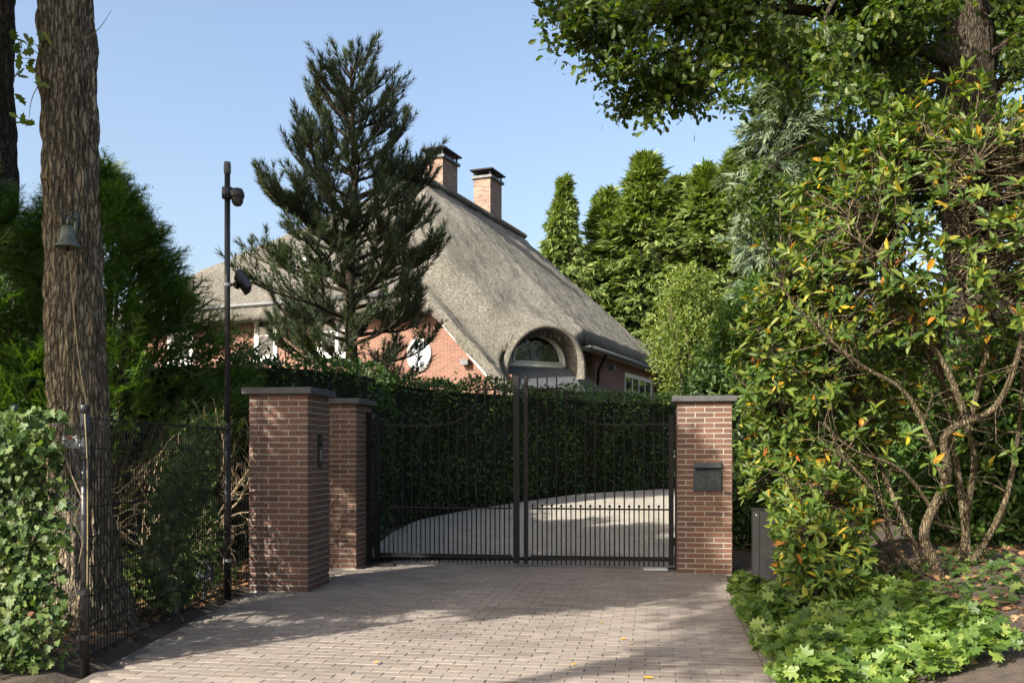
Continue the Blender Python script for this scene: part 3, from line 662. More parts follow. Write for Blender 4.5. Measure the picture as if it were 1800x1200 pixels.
# ================================================================== GATE
def bar_mesh(name, h, r, tip=0.0, ball=False):
    b = Buf()
    if tip: b.tube([(0,0,0),(0,0,h-tip),(0,0,h-tip+.002),(0,0,h)], [r,r,r*1.25,.0015], 8)
    else: b.tube([(0,0,0),(0,0,h)], r, 8)
    if ball: b.lathe([(.001,-.019),(.012,-.014),(.018,0),(.012,.014),(.001,.019)], (0,0,h+.006), 10)
    return b.mesh(name, False)
def gate_leaf(sgn, label):
    # local x runs from the meeting stile to the hinge
    e = empty('gate_leaf', wpt(0, 0), -TH); tag(e, label, 'gate', 'leaves of the iron gate')
    I = M['iron']; x0 = .045 if sgn > 0 else -.035; xe = 1.88*sgn
    hi, lo, mid, bot = 2.25, 1.80, .745, .13
    def add(name, b): return b.build(name, I, e)
    b = Buf(); wd = .05 if sgn > 0 else .075; b.box((x0+sgn*wd/2 if sgn>0 else x0-wd/2+.02, 0, 1.235), (wd,.06,2.37)); add('meeting_stile', b)
    b = Buf(); b.box((xe,0,.99), (.06,.06,1.86)); add('hinge_stile', b)
    xs_ = x0 + sgn*.08; c0, c1 = .55*sgn, 1.03*sgn
    b = Buf(); b.box(((xs_+c0)/2,0,hi), (abs(c0-xs_),.03,.022)); add('top_rail', b)
    b = Buf(); pts = [(c1-(c1-c0)*math.cos(a), 0, hi-(hi-lo)*math.sin(a)) for a in np.linspace(0,math.pi/2,14)]; b.tube(pts, .012, 6); add('swan_neck_rail', b)
    b = Buf(); b.box(((c1+xe)/2,0,lo), (abs(xe-c1),.03,.022)); add('low_rail', b)
    b = Buf(); b.box(((xs_+xe)/2,0,mid), (abs(xe-xs_),.034,.02)); add('middle_rail', b)
    b = Buf(); b.box(((xs_+xe)/2,0,bot), (abs(xe-xs_),.04,.05)); add('bottom_rail', b)
    k = 1; cache = {}
    sh = bar_mesh('dog_bar', mid+.03-.04, .0075, 0, True); sh.materials.append(I)
    while True:
        x = x0 + sgn*(.05 + .0605*k)
        if abs(x) > 1.84: break
        if k % 2 == 0:
            ax = abs(x)
            if ax <= .56: top = 2.43
            elif ax < 1.03:
                c = (1.03-ax)/.48; top = hi-(hi-lo)*math.sqrt(max(0,1-c*c)) + .16
            else: top = lo+.17
            key = round(top, 2)
            if key not in cache: cache[key] = bar_mesh('bar', key-.04, .0085, .07); cache[key].materials.append(I)
            mobj('bar', cache[key], None, e, (x,0,.04))
        else: mobj('dog_bar', sh, None, e, (x,0,.04))
        k += 1
    for z in (.35, 1.55):
        b = Buf(); b.lathe([(.02,-.05),(.024,-.045),(.024,.045),(.02,.05)], (xe+sgn*.05,0,z), 10); add('hinge', b)
    if sgn > 0:
        b = Buf(); b.box((.09,-.05,1.05), (.035,.03,.16)); add('lock_case', b)
    return e
gate_leaf(-1, 'left leaf of black iron gate with wide meeting stile')
gate_leaf(1, 'right leaf of black iron gate with narrow meeting stile')
for a, lab, mt in ((-1.72,'dark gate operator housing at foot of left gate leaf','blackplastic'), (1.72,'pale gate operator housing at foot of right gate leaf','sign')):
    p = wpt(a,-.12); b = Buf(); b.box((0,0,.02), (.42,.14,.04)); me = b.mesh('operator_plate'); e = empty('gate_operator', (p[0],p[1],0), -TH); tag(e, lab, 'gate motor', 'gate operators in the ground')
    mobj('housing', bevbox('housing', (.3,.13,.035), .008), M[mt], e, (-.03,0,.022)); b = Buf(); b.box((.16,.03,.03), (.12,.03,.02)); b.build('arm', M['iron'], e)
# posts that carry the leaves
for a, lab in ((-1.98,'slim black hinge post beside left gate leaf'), (1.96,'slim black hinge post beside right gate leaf')):
    p = wpt(a,0); b = Buf(); b.box((0,0,.97), (.07,.07,1.94)); b.lathe([(.05,1.94),(.04,1.965),(.001,1.98)], (0,0,0), 8); o = b.build('hinge_post', M['iron'], None, False, (p[0],p[1],0), -TH); tag(o, lab, 'post', 'hinge posts of the gate')

# ================================================================== FENCE, POLE, BELL, SIGN
FX = -2.86
e = empty('fence_post', (-2.845, 6.25, 0)); tag(e, 'nearest round black fence post with ring clamps, beside ivy', 'post', 'round black fence posts')
b = Buf(); b.tube([(0,0,-.05),(0,0,1.75)], .028, 16); b.build('tube', M['blackplastic'], e, True)
b = Buf(); b.lathe([(.001,1.768),(.030,1.766),(.033,1.76),(.033,1.715),(.029,1.712)], (0,0,0), 16); b.build('cap', M['blackplastic'], e, True)
for z in (.22,.52,.86,1.02,1.25,1.42,1.58):
    b = Buf(); b.lathe([(.028,-.02),(.034,-.016),(.034,.016),(.028,.02)], (0,0,z), 16); b.box((-.038,0,z), (.02,.03,.03)); b.build('clamp', M['blackplastic'], e)
e = empty('fence_post', (-3.33, 6.28, 0)); tag(e, 'round black fence post mostly hidden in ivy at left edge', 'post', 'round black fence posts')
b = Buf(); b.tube([(0,0,-.05),(0,0,1.72)], .028, 14); b.lathe([(.001,1.775),(.03,1.76),(.034,1.72),(.034,1.69)], (0,0,0), 14); b.build('tube', M['blackplastic'], e, True)
def mesh_panel(y0, y1, h, label, x0=FX, x1=FX):
    e = empty('mesh_fence', (x0, y0, .04)); tag(e, label, 'fence', 'wire mesh fence panels'); Lp = math.hypot(y1-y0, x1-x0)
    e.rotation_euler = (0,0,math.atan2(y1-y0, x1-x0))
    b = Buf(); b.tube([(0,0,0),(0,0,h)], .0032, 5); mv = b.mesh('upright_wire'); mv.materials.append(M['iron'])
    b = Buf(); b.tube([(0,0,0),(Lp,0,0)], .004, 5); mh = b.mesh('cross_wire'); mh.materials.append(M['iron'])
    for k in range(int(Lp/.05)): mobj('upright_wire', mv, None, e, (.03+k*.05,0,0))
    for k in range(int(h/.2)+1):
        for dy in (-.006,.006): mobj('cross_wire', mh, None, e, (0,dy,.04+k*.2))
mesh_panel(6.3, 9.5, 1.66, 'long black wire mesh fence panel between round post and tall camera pole')
mesh_panel(9.66, 10.3, .95, 'short black wire mesh fence panel between tall pole and nearest pillar', -2.9, -2.75)
# chain link fence along the street, under the ivy
e = empty('chain_link_fence', (-2.86, 6.27, 0)); tag(e, 'chain link fence overgrown with ivy left of nearest post', 'fence')
b = Buf()
for k in range(-26, 48):
    for sg in (-1, 1):
        x0 = -k*.055; pts = []
        for t in np.linspace(0, 1.6, 2):
            pts.append((x0+sg*t*.9-(.0 if sg<0 else 1.4), 0.002*sg, .05+t))
        a, c = np.array(pts[0]), np.array(pts[1]); lo_, hi_ = -2.4, 0.0
        d = c-a; t0 = max(0, min((lo_-a[0])/d[0], (hi_-a[0])/d[0])); t1 = min(1, max((lo_-a[0])/d[0], (hi_-a[0])/d[0]))
        if t1 > t0: b.tube([a+d*t0, a+d*t1], .0018, 4, cap=False)
tag(b.build('diamond_wire', M['zinc'], e), kind='stuff')
for z in (.06,.85,1.64):
    b = Buf(); b.tube([(-2.4,0,z),(0,0,z)], .003, 5); b.build('line_wire', M['zinc'], e)
# tall pole with camera and lamp
e = empty('camera_pole', (-2.905, 9.58, 0)); tag(e, 'tall black pole with camera and floodlight left of pillars', 'pole')
b = Buf(); b.tube([(0,0,-.05),(0,0,1.75)], .036, 14); b.build('lower_sleeve', M['blackplastic'], e, True)
b = Buf(); b.tube([(0,0,1.7),(0,0,4.36)], .029, 14); b.build('upper_tube', M['blackplastic'], e, True)
b = Buf(); b.lathe([(.001,4.42),(.033,4.41),(.036,4.38),(.036,4.3),(.03,4.29)], (0,0,0), 14); b.build('cap', M['zinc'], e, True)
for z in (.35,1.7,3.16):
    b = Buf(); b.lathe([(.03,-.02),(.04,-.015),(.04,.015),(.03,.02)], (0,0,z), 14); b.build('clamp', M['sign'] if z in (.35,3.16) else M['blackplastic'], e)
p = (-2.905, 9.58, 4.1); e = empty('security_camera', p); tag(e, 'black dome security camera near top of tall pole', 'camera')
b = Buf(); b.lathe([(.03,-.07),(.055,-.06),(.055,.05),(.03,.06)], (0,0,0), 14); b.build('bracket', M['blackplastic'], e, True)
b = Buf(); b.tube([(.03,-.02,0),(.10,-.05,-.01)], .03, 10); b.lathe([(.001,.06),(.05,.05),(.07,.01),(.07,-.03),(.06,-.05)], (.12,-.06,-.03), 16); b.build('housing', M['blackplastic'], e, True)
b = Buf(); b.lathe([(.06,-.05),(.055,-.09),(.035,-.12),(.001,-.13)], (.12,-.06,-.03), 16); b.build('dome', M['glass'], e, True)
e = empty('flood_light', (-2.905, 9.58, 3.16)); tag(e, 'black tilted floodlight halfway up tall pole', 'floodlight'); Mr = Matrix.Rotation(R(-35),3,'Y') @ Matrix.Rotation(R(25),3,'Z')
b = Buf(); b.tube([(.03,0,0),(.1,-.02,.0)], .014, 8); b.box((.1,-.02,-.01), (.03,.1,.06)); b.build('arm', M['iron'], e)
b = Buf(); b.box((.17,-.04,.02), (.06,.2,.2), 0, Mr); b.build('housing', M['blackplastic'], e)
for k in range(5):
    b = Buf(); b.box(np.array((.17,-.04,.02))+np.array(Mr @ Vector((.035,-.08+k*.04,0))), (.02,.008,.18), 0, Mr); b.build('cooling_fin', M['iron'], e)
e = empty('electric_box', (-3.05, 9.3, .28)); tag(e, 'small grey junction box behind fence near foot of pole', 'box')
b = Buf(); b.box((0,0,0), (.16,.1,.2)); b.build('housing', M['zinc'], e); b = Buf(); b.tube([(0,0,-.1),(0,0,-.35)], .02, 8); b.build('conduit', M['zinc'], e)
e = empty('fence_sign', (-2.93, 6.3, 1.52)); tag(e, 'small grey metal plate with orange sticker behind nearest post', 'sign')
b = Buf(); b.box((-.02,.02,0), (.15,.004,.085)); b.build('plate', M['sign'], e); b = Buf(); b.box((-.05,.016,.03), (.035,.004,.018)); b.build('sticker', M['orange'], e)
# bell and rope
tp = P(119, 415, 7.44)
e = empty('bell', tp); tag(e, 'weathered bronze bell hanging on big oak trunk', 'bell')
b = Buf(); b.lathe([(.001,.085),(.03,.085),(.045,.07),(.052,.03),(.06,-.02),(.075,-.055),(.098,-.08),(.1,-.09),(.088,-.088),(.06,-.05)], (0,0,0), 24); b.build('bell_body', M['bronze'], e, True)
b = Buf(); b.tube([(0,0,.08),(0,0,.13),(0,.04,.17),(0,.2,.16)], .012, 8); b.tube([(0,.15,.24),(0,.13,.0)], .018, 6); b.build('bracket', M['bronze'], e, True)
b = Buf(); b.tube([(0,0,.0),(0,0,-.12)], .008, 6); b.lathe([(.001,-.09),(.018,-.105),(.001,-.13)], (0,0,0), 10); b.build('clapper', M['iron'], e)
rp = [tp+(0,0,-.12), P(123,470,7.4), P(131,560,7.3), P(140,640,7.1), P(151,705,6.7), np.array((-2.83,6.22,1.70)), np.array((-2.815,6.22,1.4)), np.array((-2.812,6.22,.9)), np.array((-2.815,6.22,.55))]
g = Grow(1); g.limb(rp, .0045, .0045, 6); o = g.tubes.build('bell_rope', M['rope'], None, True); tag(o, 'thin rope hanging from bell and tied along fence post', 'rope')
e = empty('metal_cabinet', (2.60, 9.55, 0), -TH); tag(e, 'dark anthracite metal post cabinet beside right paving edge', 'cabinet')
mobj('body', bevbox('body', (.30,.16,.86), .006), M['cabinet'], e, (0,0,.44)); b = Buf(); b.box((0,0,.878), (.32,.18,.012)); b.build('lid', M['cabinet'], e)
b = Buf(); b.box((-.09,-.083,.44), (.004,.006,.84)); b.build('seam', M['iron'], e)
b = Buf(); b.lathe([(.001,.006),(.008,.006),(.01,0)], (-.12,-.08,.82), 10, 'y'); b.build('screw', M['steel'], e)

# ================================================================== HEDGES
def hedge(path, half, top, label, seed, per=420, size=.075, group=None):
    r = np.random.default_rng(seed); path = np.array(path, float)
    k = len(path); t = np.linspace(0, k-1, (k-1)*8+1); px = np.interp(t, range(k), path[:,0]); py = np.interp(t, range(k), path[:,1])
    Pc = np.stack([px, py], -1); Tn = nrm(np.gradient(Pc, axis=0)); Nn = np.stack([Tn[:,1], -Tn[:,0]], -1)
    seg = np.linalg.norm(np.diff(Pc, axis=0), axis=1); cl = np.concatenate([[0], np.cumsum(seg)]); Ltot = cl[-1]
    e = empty('hedge', (px[0], py[0], 0)); tag(e, label, 'hedge', group)
    o0 = np.array([px[0], py[0], 0])
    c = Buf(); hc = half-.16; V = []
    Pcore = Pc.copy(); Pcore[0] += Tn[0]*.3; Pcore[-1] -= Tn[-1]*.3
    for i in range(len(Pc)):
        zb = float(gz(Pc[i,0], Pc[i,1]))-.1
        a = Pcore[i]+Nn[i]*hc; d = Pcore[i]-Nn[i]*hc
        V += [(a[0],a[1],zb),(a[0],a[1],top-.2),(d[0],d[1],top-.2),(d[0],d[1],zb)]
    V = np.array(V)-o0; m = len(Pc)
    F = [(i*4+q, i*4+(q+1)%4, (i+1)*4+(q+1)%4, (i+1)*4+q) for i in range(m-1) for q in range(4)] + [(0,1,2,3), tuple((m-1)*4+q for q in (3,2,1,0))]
    c.add(V, F); c.build('light_block_core', M['hedgecore'], e)  # solid dark core added inside the leaves to block light
    n = int(Ltot*(2*(top-.3)+2*half)*per)
    d = r.uniform(-half*.6, Ltot+half*.6, n); cx = np.interp(d, cl, Pc[:,0]); cy = np.interp(d, cl, Pc[:,1])
    over = np.where(d < 0, d, np.where(d > Ltot, d-Ltot, 0)); tx = np.interp(d, cl, Tn[:,0]); ty = np.interp(d, cl, Tn[:,1]); nx_ = np.interp(d, cl, Nn[:,0]); ny_ = np.interp(d, cl, Nn[:,1])
    zb = gz(cx, cy); hh = top - zb; per_ = 2*hh + 2*half; w_ = r.uniform(0, 1, n)*per_
    off = np.where(w_ < hh, half, np.where(w_ < hh+2*half, half-(w_-hh), -half)); z = np.where(w_ < hh, zb+w_, np.where(w_ < hh+2*half, top, top-(w_-hh-2*half)))
    onx = np.where(w_ < hh, 1.0, np.where(w_ < hh+2*half, 0, -1.0)); onz = ((w_ >= hh) & (w_ < hh+2*half))*1.0
    nn = np.array([mnoise.noise(Vector((a*1.3, b*1.3, c_*1.3))) for a, b, c_ in zip(cx+nx_*off, cy+ny_*off, z)])
    dep = np.abs(r.normal(0, .08, n)) - nn*.26
    endsh = np.where(over != 0, 1, 0)
    off = off - onx*dep; z = z - onz*dep + onz*(r.random(n) < .05)*r.uniform(0,.18,n)
    off = np.where(endsh == 1, off*.9, off)
    p = np.stack([cx+nx_*off+tx*over*.5, cy+ny_*off+ty*over*.5, z], -1) - o0
    no = np.stack([nx_*onx+tx*np.sign(over)*.8, ny_*onx+ty*np.sign(over)*.8, onz+.0*z], -1)
    xd = nrm(r.normal(size=(n,3))*.7 + no*.45 + np.array([0,0,.15])); nd = nrm(no + r.normal(size=(n,3))*.55 + np.array([0,0,.45]))
    keep = z > zb+.03
    p, xd, nd = p[keep], xd[keep], nd[keep]
    for i, sg in ((0,-1),(len(Pc)-1,1)):
        m = int(2*half*top*per*1.3); w2 = r.uniform(-half*.9,half*.9,m); z2 = r.uniform(gz(Pc[i,0],Pc[i,1])+.03, top, m); en = np.array([Tn[i,0]*sg, Tn[i,1]*sg, 0])
        q2 = np.stack([Pc[i,0]+Nn[i,0]*w2, Pc[i,1]+Nn[i,1]*w2, z2], -1) + en*(r.normal(0,.07,m)[:,None]) - o0
        p = np.concatenate([p, q2]); xd = np.concatenate([xd, nrm(r.normal(size=(m,3))*.7+en*.45)]); nd = np.concatenate([nd, nrm(en+r.normal(size=(m,3))*.55+np.array([0,0,.45]))])
    V, Fo = scatter(T_oval(.45), p, xd, nd, size*r.uniform(.6,1.25,len(p)))
    mobj('foliage', leafmesh('foliage', [(V, Fo)]), M['hedgeleaf'], e)
hedge([(-7.2,12.6),(-4.5,12.75),(-3.1,12.9),(-2.5,14.0),(-2.4,15.6),(-1.6,17.3),(-.4,18.7),(.9,20.2),(2.3,21.6),(4.2,22.9),(7,24)], .5, 2.78, 'tall clipped dark hedge curving behind gate along gravel drive', 21, 330, .085)
hedge([(3.05,13.2),(3.25,15.0),(3.7,16.6),(4.8,18.2),(6.5,19.4)], .5, 2.55, 'hedge right of gravel drive behind right pillar', 22, 330, .085)

# ================================================================== TREES
def trunk_mesh(name, pts, rads, n=72, rings=150, ridge=.028, seed=0, fr=9):
    pts = np.array(pts, float); k = len(pts); t = np.linspace(0, k-1, rings)
    C = np.stack([np.interp(t, range(k), pts[:,q]) for q in range(3)], -1); Rr = np.interp(t, range(k), rads)
    a = np.arange(n)*2*math.pi/n; V = np.zeros((rings, n, 3))
    for i in range(rings):
        for j in range(n):
            ca, sa = math.cos(a[j]), math.sin(a[j]); z = C[i,2]
            v = Vector((ca*fr*.75+seed, sa*fr*.75, z*2.3)); h = abs(mnoise.noise(v))*1.9 + .6*abs(mnoise.noise(v*2.3))
            lump = mnoise.noise(Vector((ca*1.2, sa*1.2, z*.9+seed)))*.06
            rr = Rr[i]*(1+lump) + ridge*(h-.45)
            V[i,j] = (C[i,0]+ca*rr, C[i,1]+sa*rr, z)
    i = np.arange(n); j = np.arange(rings-1)[:,None]*n
    return npmesh(name, V.reshape(-1,3), [np.stack([j+i, j+(i+1)%n, j+n+(i+1)%n, j+n+i], -1).reshape(-1,4)], True)
def crown_oak(g, base, top, r, n, seed, spec, R0=.12):
    pass
OAKSPEC = [dict(n=7, t0=.3), dict(n=6, ratio=.55, ang=.8, wob=.2, up=.03, seg=.35, sides=5, t0=.25), dict(n=5, ratio=.5, ang=.8, wob=.22, seg=.25, sides=4, t0=.2, r=.03), dict(leaf=5, ratio=.5, ang=.8, wob=.25, seg=.2, sides=3, r=.012, tip=.3)]
def high_oak(name, base, r0, lean, ztop, label, seed, spread, nlimb=6, bark='oakbark', z0=7.0, per=9, lsize=.1, trunkpts=None, trad=None, group=None):
    e = empty(name, (base[0], base[1], 0)); tag(e, label, 'tree', group)
    tp_ = trunkpts or [(0,0,-.1),(lean*.1,0,.5),(lean*.5,0,3),(lean,0,ztop*.7),(lean,0,ztop)]
    tr = trad or [r0*1.6, r0*1.12, r0, r0*.9, r0*.5]
    mobj('trunk', trunk_mesh('trunk', tp_, tr, 120, 300, .042, seed), M[bark], e)
    g = Grow(seed)
    for k in range(nlimb):
        a = 2*math.pi*k/nlimb + g.r.uniform(-.4,.4); z = z0 + (ztop-z0)*(k/nlimb)*.8; l = spread*g.r.uniform(.75,1.1)
        d = np.array([math.cos(a), math.sin(a), .35]); p0 = np.array([lean, 0, z])
        pts, rad = g.limb([p0, p0+d*l*.4+(0,0,.1), p0+d*l*.75+(0,0,.4), p0+d*l+(0,0,.5)], r0*.4, .03, 6)
        g.kids(pts, rad, l, 0, OAKSPEC)
    g.tubes.build('limbs', M[bark], e, True)
    V, Fo = clump_leaves(T_OAK, g.anch, g.dirs, per, .13, lsize, .5, seed)
    mobj('crown', leafmesh('crown', [(V, Fo)]), M['oakleaf'], e); return e
e1 = high_oak('oak_tree', (-3.58,7.8), .25, -.13, 10.5, 'big oak trunk with bell, behind nearest fence post', 3, 3.0, 6, 'oakbark', 8.6, 7,
    trunkpts=[(0.06,0,-.15),(.05,0,.12),(.02,0,.45),(0,0,1.0),(-.05,0,2.6),(-.13,0,5.2),(-.16,0,8),(-.2,0,11.5)], trad=[.45,.35,.275,.23,.208,.198,.18,.11])
# sprig of leaves and stubs on the trunk
g = Grow(5); q0 = P(75,110,7.7)-np.array([-3.58,7.8,0])
for dx, dz in ((-.09,.12),(-.1,-.02),(-.02,-.14),(-.05,-.5),(.03,.1)):
    g.limb([q0+(.08,0,-.02), q0+(dx*.5,-.1,dz*.6), q0+(dx,-.12,dz)], .005, .002, 4); g.anch.append(q0+(dx,-.12,dz)); g.dirs.append(nrm(np.array([dx,-.05,dz])))
q1 = P(168,66,7.66)-np.array([-3.58,7.8,0]); g.limb([q1+(-.1,0,-.03), q1+(.06,-.05,.06), q1+(.15,-.05,.2)], .006, .002, 4)
g.tubes.build('stub_twig', M['twig'], e1, True); V, Fo = clump_leaves(T_OAK, g.anch, g.dirs, 5, .045, .12, .2, 9); tag(mobj('sprig', leafmesh('sprig', [(V, Fo)]), M['paleleaf'], e1), kind='stuff')
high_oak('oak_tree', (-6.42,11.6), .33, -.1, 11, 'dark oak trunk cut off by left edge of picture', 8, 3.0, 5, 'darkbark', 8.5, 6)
# street tree out of frame on the left: its crown shades gate and pillars
def shade_tree(base, c, rad, label, seed, nb, per, squash=.8, name='street_tree', extra=()):
    e = empty(name, (base[0], base[1], 0)); tag(e, label, 'tree'); g = Grow(seed)
    c = np.array(c)-np.array([base[0], base[1], 0])
    pts, rd = g.limb([(0,0,-.1),(0,0,c[2]*.3),c*.55+(0,0,0),c], .22, .08, 10)
    spec = [dict(n=6), dict(n=5, ratio=.55, ang=.8, wob=.2, sides=4, seg=.3), dict(leaf=5, ratio=.5, ang=.8, wob=.25, seg=.2, sides=3, r=.012)]
    for k in range(nb):
        d = rdir(1)[0]; d[2] = abs(d[2])*.9-.35; p0 = pts[int(len(pts)*random.uniform(.8,.98))]; tgt = c+d*rad*np.array([1,1,squash])*random.uniform(.6,1)
        pp, rr = g.limb([p0, (p0+tgt)/2+(0,0,.15), tgt], .05, .012, 5); g.kids(pp, rr, np.linalg.norm(tgt-p0)*.7, 0, spec)
    for ec, er, en in extra:
        ec = np.array(ec)-np.array([base[0], base[1], 0]); p0 = pts[-3]
        for k in range(en):
            tgt = ec+rdir(1)[0]*er; pp, rr = g.limb([p0, (p0+tgt)/2+(0,0,.3), tgt], .04, .01, 5); g.kids(pp, rr, .9, 0, spec, .75)
    g.tubes.build('trunk', M['darkbark'], e, True)
    V, Fo = clump_leaves(T_OAK, g.anch, g.dirs, per, .15, .145, .5, seed); mobj('crown', leafmesh('crown', [(V, Fo)]), M['oakleaf'], e)
shade_tree((-7.0,7.3), (-7.05,7.5,6.8), 1.4, 'leafy tree just beyond left edge whose shade falls on gate', 31, 20, 12, .8, 'street_tree', [((-5.35,5.55,7.0), .8, 12), ((-6.1,4.1,5.9), 1.0, 28), ((-5.6,4.8,5.9), .7, 14), ((-7.3,3.7,5.9), .7, 14)])
shade_tree((-8.4,-1.2), (-6.6,-.6,8.1), 1.5, 'sparse street tree left of viewpoint dappling the right of the paving', 32, 7, 4, .5)

# right-hand oak with overhanging boughs
e = empty('oak_tree', (5.85,12.0,0)); tag(e, 'large oak with leafy boughs overhanging from top right corner', 'tree')
ob = np.array([5.85,12.0,0])
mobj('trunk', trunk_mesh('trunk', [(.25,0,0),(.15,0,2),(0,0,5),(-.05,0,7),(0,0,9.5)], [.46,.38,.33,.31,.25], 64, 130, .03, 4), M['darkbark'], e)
g = Grow(17)
B3 = [dict(n=3.4, perm=1, t0=.15), dict(n=6, len=1.0, ang=.85, wob=.2, seg=.22, sides=5, t0=.15, r=.03), dict(n=4, len=.45, ang=.8, wob=.22, seg=.15, sides=4, t0=.15, r=.012), dict(leaf=4, len=.22, ang=.8, wob=.25, seg=.1, sides=3, r=.006, tip=.4)]
boughs = [[P(1690,120,12),P(1600,80,11.6),P(1450,25,11.0),P(1320,15,10.6),P(1180,25,10.3),P(1085,50,10.1)],
          [P(1680,200,12),P(1560,165,11.5),P(1450,140,11.0),P(1340,110,10.6),P(1250,95,10.4),P(1170,90,10.2)],
          [P(1680,60,12),P(1580,-30,11.6),P(1420,-70,11.2),P(1250,-60,10.8),P(1120,-20,10.4)],
          [P(1690,230,12.2),P(1600,250,12.8),P(1480,240,13.4),P(1400,260,13.8)],
          [P(1690,150,12.3),P(1560,120,13.5),P(1420,110,14.5)],
          [P(1700,20,12),P(1560,-90,13),P(1380,-110,14)],
          [P(1690,260,12.4),P(1600,300,13.5),P(1480,330,14.5),P(1400,360,15)], [P(1700,200,12.4),P(1640,230,13.4),P(1560,330,14.2),P(1520,420,14.6)], [P(1720,240,12.5),P(1790,260,13.2),P(1850,330,13.8)],
          [P(1710,120,12),P(1790,60,11.5),P(1880,-20,11)], [P(1725,200,12.2),P(1770,130,12.0),P(1850,90,12)],
          [P(1700,0,12),P(1600,-60,11),P(1500,-40,10),P(1450,30,9.5)],
          [P(1690,100,12.4),P(1620,90,13.6),P(1540,60,14.6)], [P(1720,80,12.4),P(1760,30,13.6),P(1800,10,14.6)]]
for k, bp in enumerate(boughs):
    bp = [q-ob for q in bp]; ln = sum(np.linalg.norm(bp[i+1]-bp[i]) for i in range(len(bp)-1))
    pts, rad = g.limb(bp, .10 if k < 3 else .075, .018, 8); g.kids(pts, rad, ln, 0, B3)
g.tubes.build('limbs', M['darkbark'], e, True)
V, Fo = clump_leaves(T_OAK, g.anch, g.dirs, 5, .075, .097, .5, 5); mobj('crown', leafmesh('crown', [(V, Fo)]), M['oakleaf'], e)

# pine
pb = np.array([-2.95,17.2,.4]); e = empty('pine_tree', pb); e.scale = (1.12, 1.12, .99); tag(e, 'dark pine tree with upturned branch tips before the house', 'tree')
g = Grow(23); hp = 8.55
tr_pts, tr_rad = g.limb([(0,0,-.2),(.03,0,2),(-.02,0,4),(.05,0,6),(.0,0,8.2)], .15, .02, 10)
shoots_p, shoots_d = [], []
def pine_branch(p, d, ln, r0, lev):
    k = max(4, int(ln/.16)); pts = [p]; d = nrm(d)
    for i in range(k):
        d = nrm(d + g.r.normal(size=3)*.07 + np.array([0,0,.13 if i > k*.45 else -.01])); pts.append(pts[-1]+d*ln/k)
    pts = np.array(pts); g.tubes.tube(pts, np.linspace(r0, .008, k+1), 5 if lev == 0 else 4, cap=False)
    if lev < 2:
        m = int(ln*(5.2 if lev == 0 else 5.6)); 
        for t in np.sort(g.r.uniform(.22 if lev == 0 else .15, .97, m)):
            i = t*k; j = min(int(i), k-1); q = pts[j]+(pts[j+1]-pts[j])*(i-j); ax = nrm(pts[j+1]-pts[j]); sd = nrm(np.cross(ax, [0,0,1.0]))*(1 if g.r.random() < .5 else -1)
            dd = ax*.72 + sd*g.r.uniform(.4,.8) + np.array([0,0,g.r.uniform(.05,.75)])
            pine_branch(q, dd, max(.14, ln*(1-t*.75)*(.42 if lev == 0 else .5)*g.r.uniform(.7,1.2)), .012, lev+1)
    nsh = max(1, int(ln/.15)) if lev > 0 else max(1, int(ln*.55/.15))
    for t in np.linspace(1, .45 if lev == 0 else .2, nsh):
        i = t*k; j = min(int(i), k-1); q = pts[j]+(pts[j+1]-pts[j])*(i-j); ax = nrm(pts[j+1]-pts[j])
        shoots_p.append(q-ax*.06); shoots_d.append(nrm(ax+np.array([0,0,.45])))
prof_z = [1.9, 2.6, 3.3, 4.2, 5.2, 6.2, 7.0, 7.7, 8.3]; prof_r = [1.3, 1.75, 2.1, 1.95, 1.65, 1.3, 1.1, .72, .3]
z = 2.1; k = 0
while z < 8.25:
    rz_ = float(np.interp(z, prof_z, prof_r)); nb = 5
    a0 = g.r.uniform(0, 6.28)
    for j in range(nb):
        a = a0 + j*2*math.pi/nb + g.r.uniform(-.3,.3); l = rz_*g.r.uniform(.62,1.15); el = np.interp(z, [2,5,8.2],[.12,.42,1.0])
        p0 = np.array([np.interp(z, [0,2,4,6,8.2],[0,.03,-.02,.05,0]), 0, z+g.r.uniform(-.12,.12)])
        pine_branch(p0, np.array([math.cos(a), math.sin(a), el]), l, .02+.012*rz_, 0)
    z += .5 if z < 3.5 else .36 if z < 6 else .32; k += 1
shoots_p += [np.array([0,0,8.1]), np.array([0,0,8.3]), np.array([.05,0,8.2]), np.array([-.05,0,8.2])]; shoots_d += [np.array([0,0,1.0]), np.array([0,0,1.0]), nrm(np.array([.25,0,1])), nrm(np.array([-.2,.1,1]))]
g.tubes.build('trunk', M['darkbark'], e, True)
sp, sdv = np.array(shoots_p), np.array(shoots_d); parts = []
for v in range(4):
    s_ = slice(v, None, 4); nn_ = len(sp[s_]); parts.append(scatter(pine_shoot(v, 72), sp[s_], sdv[s_], rdir(nn_), .365*rng.uniform(.6,1.25,nn_)))
mobj('crown', leafmesh('crown', parts), M['pine'], e)
print('pine shoots', len(sp))

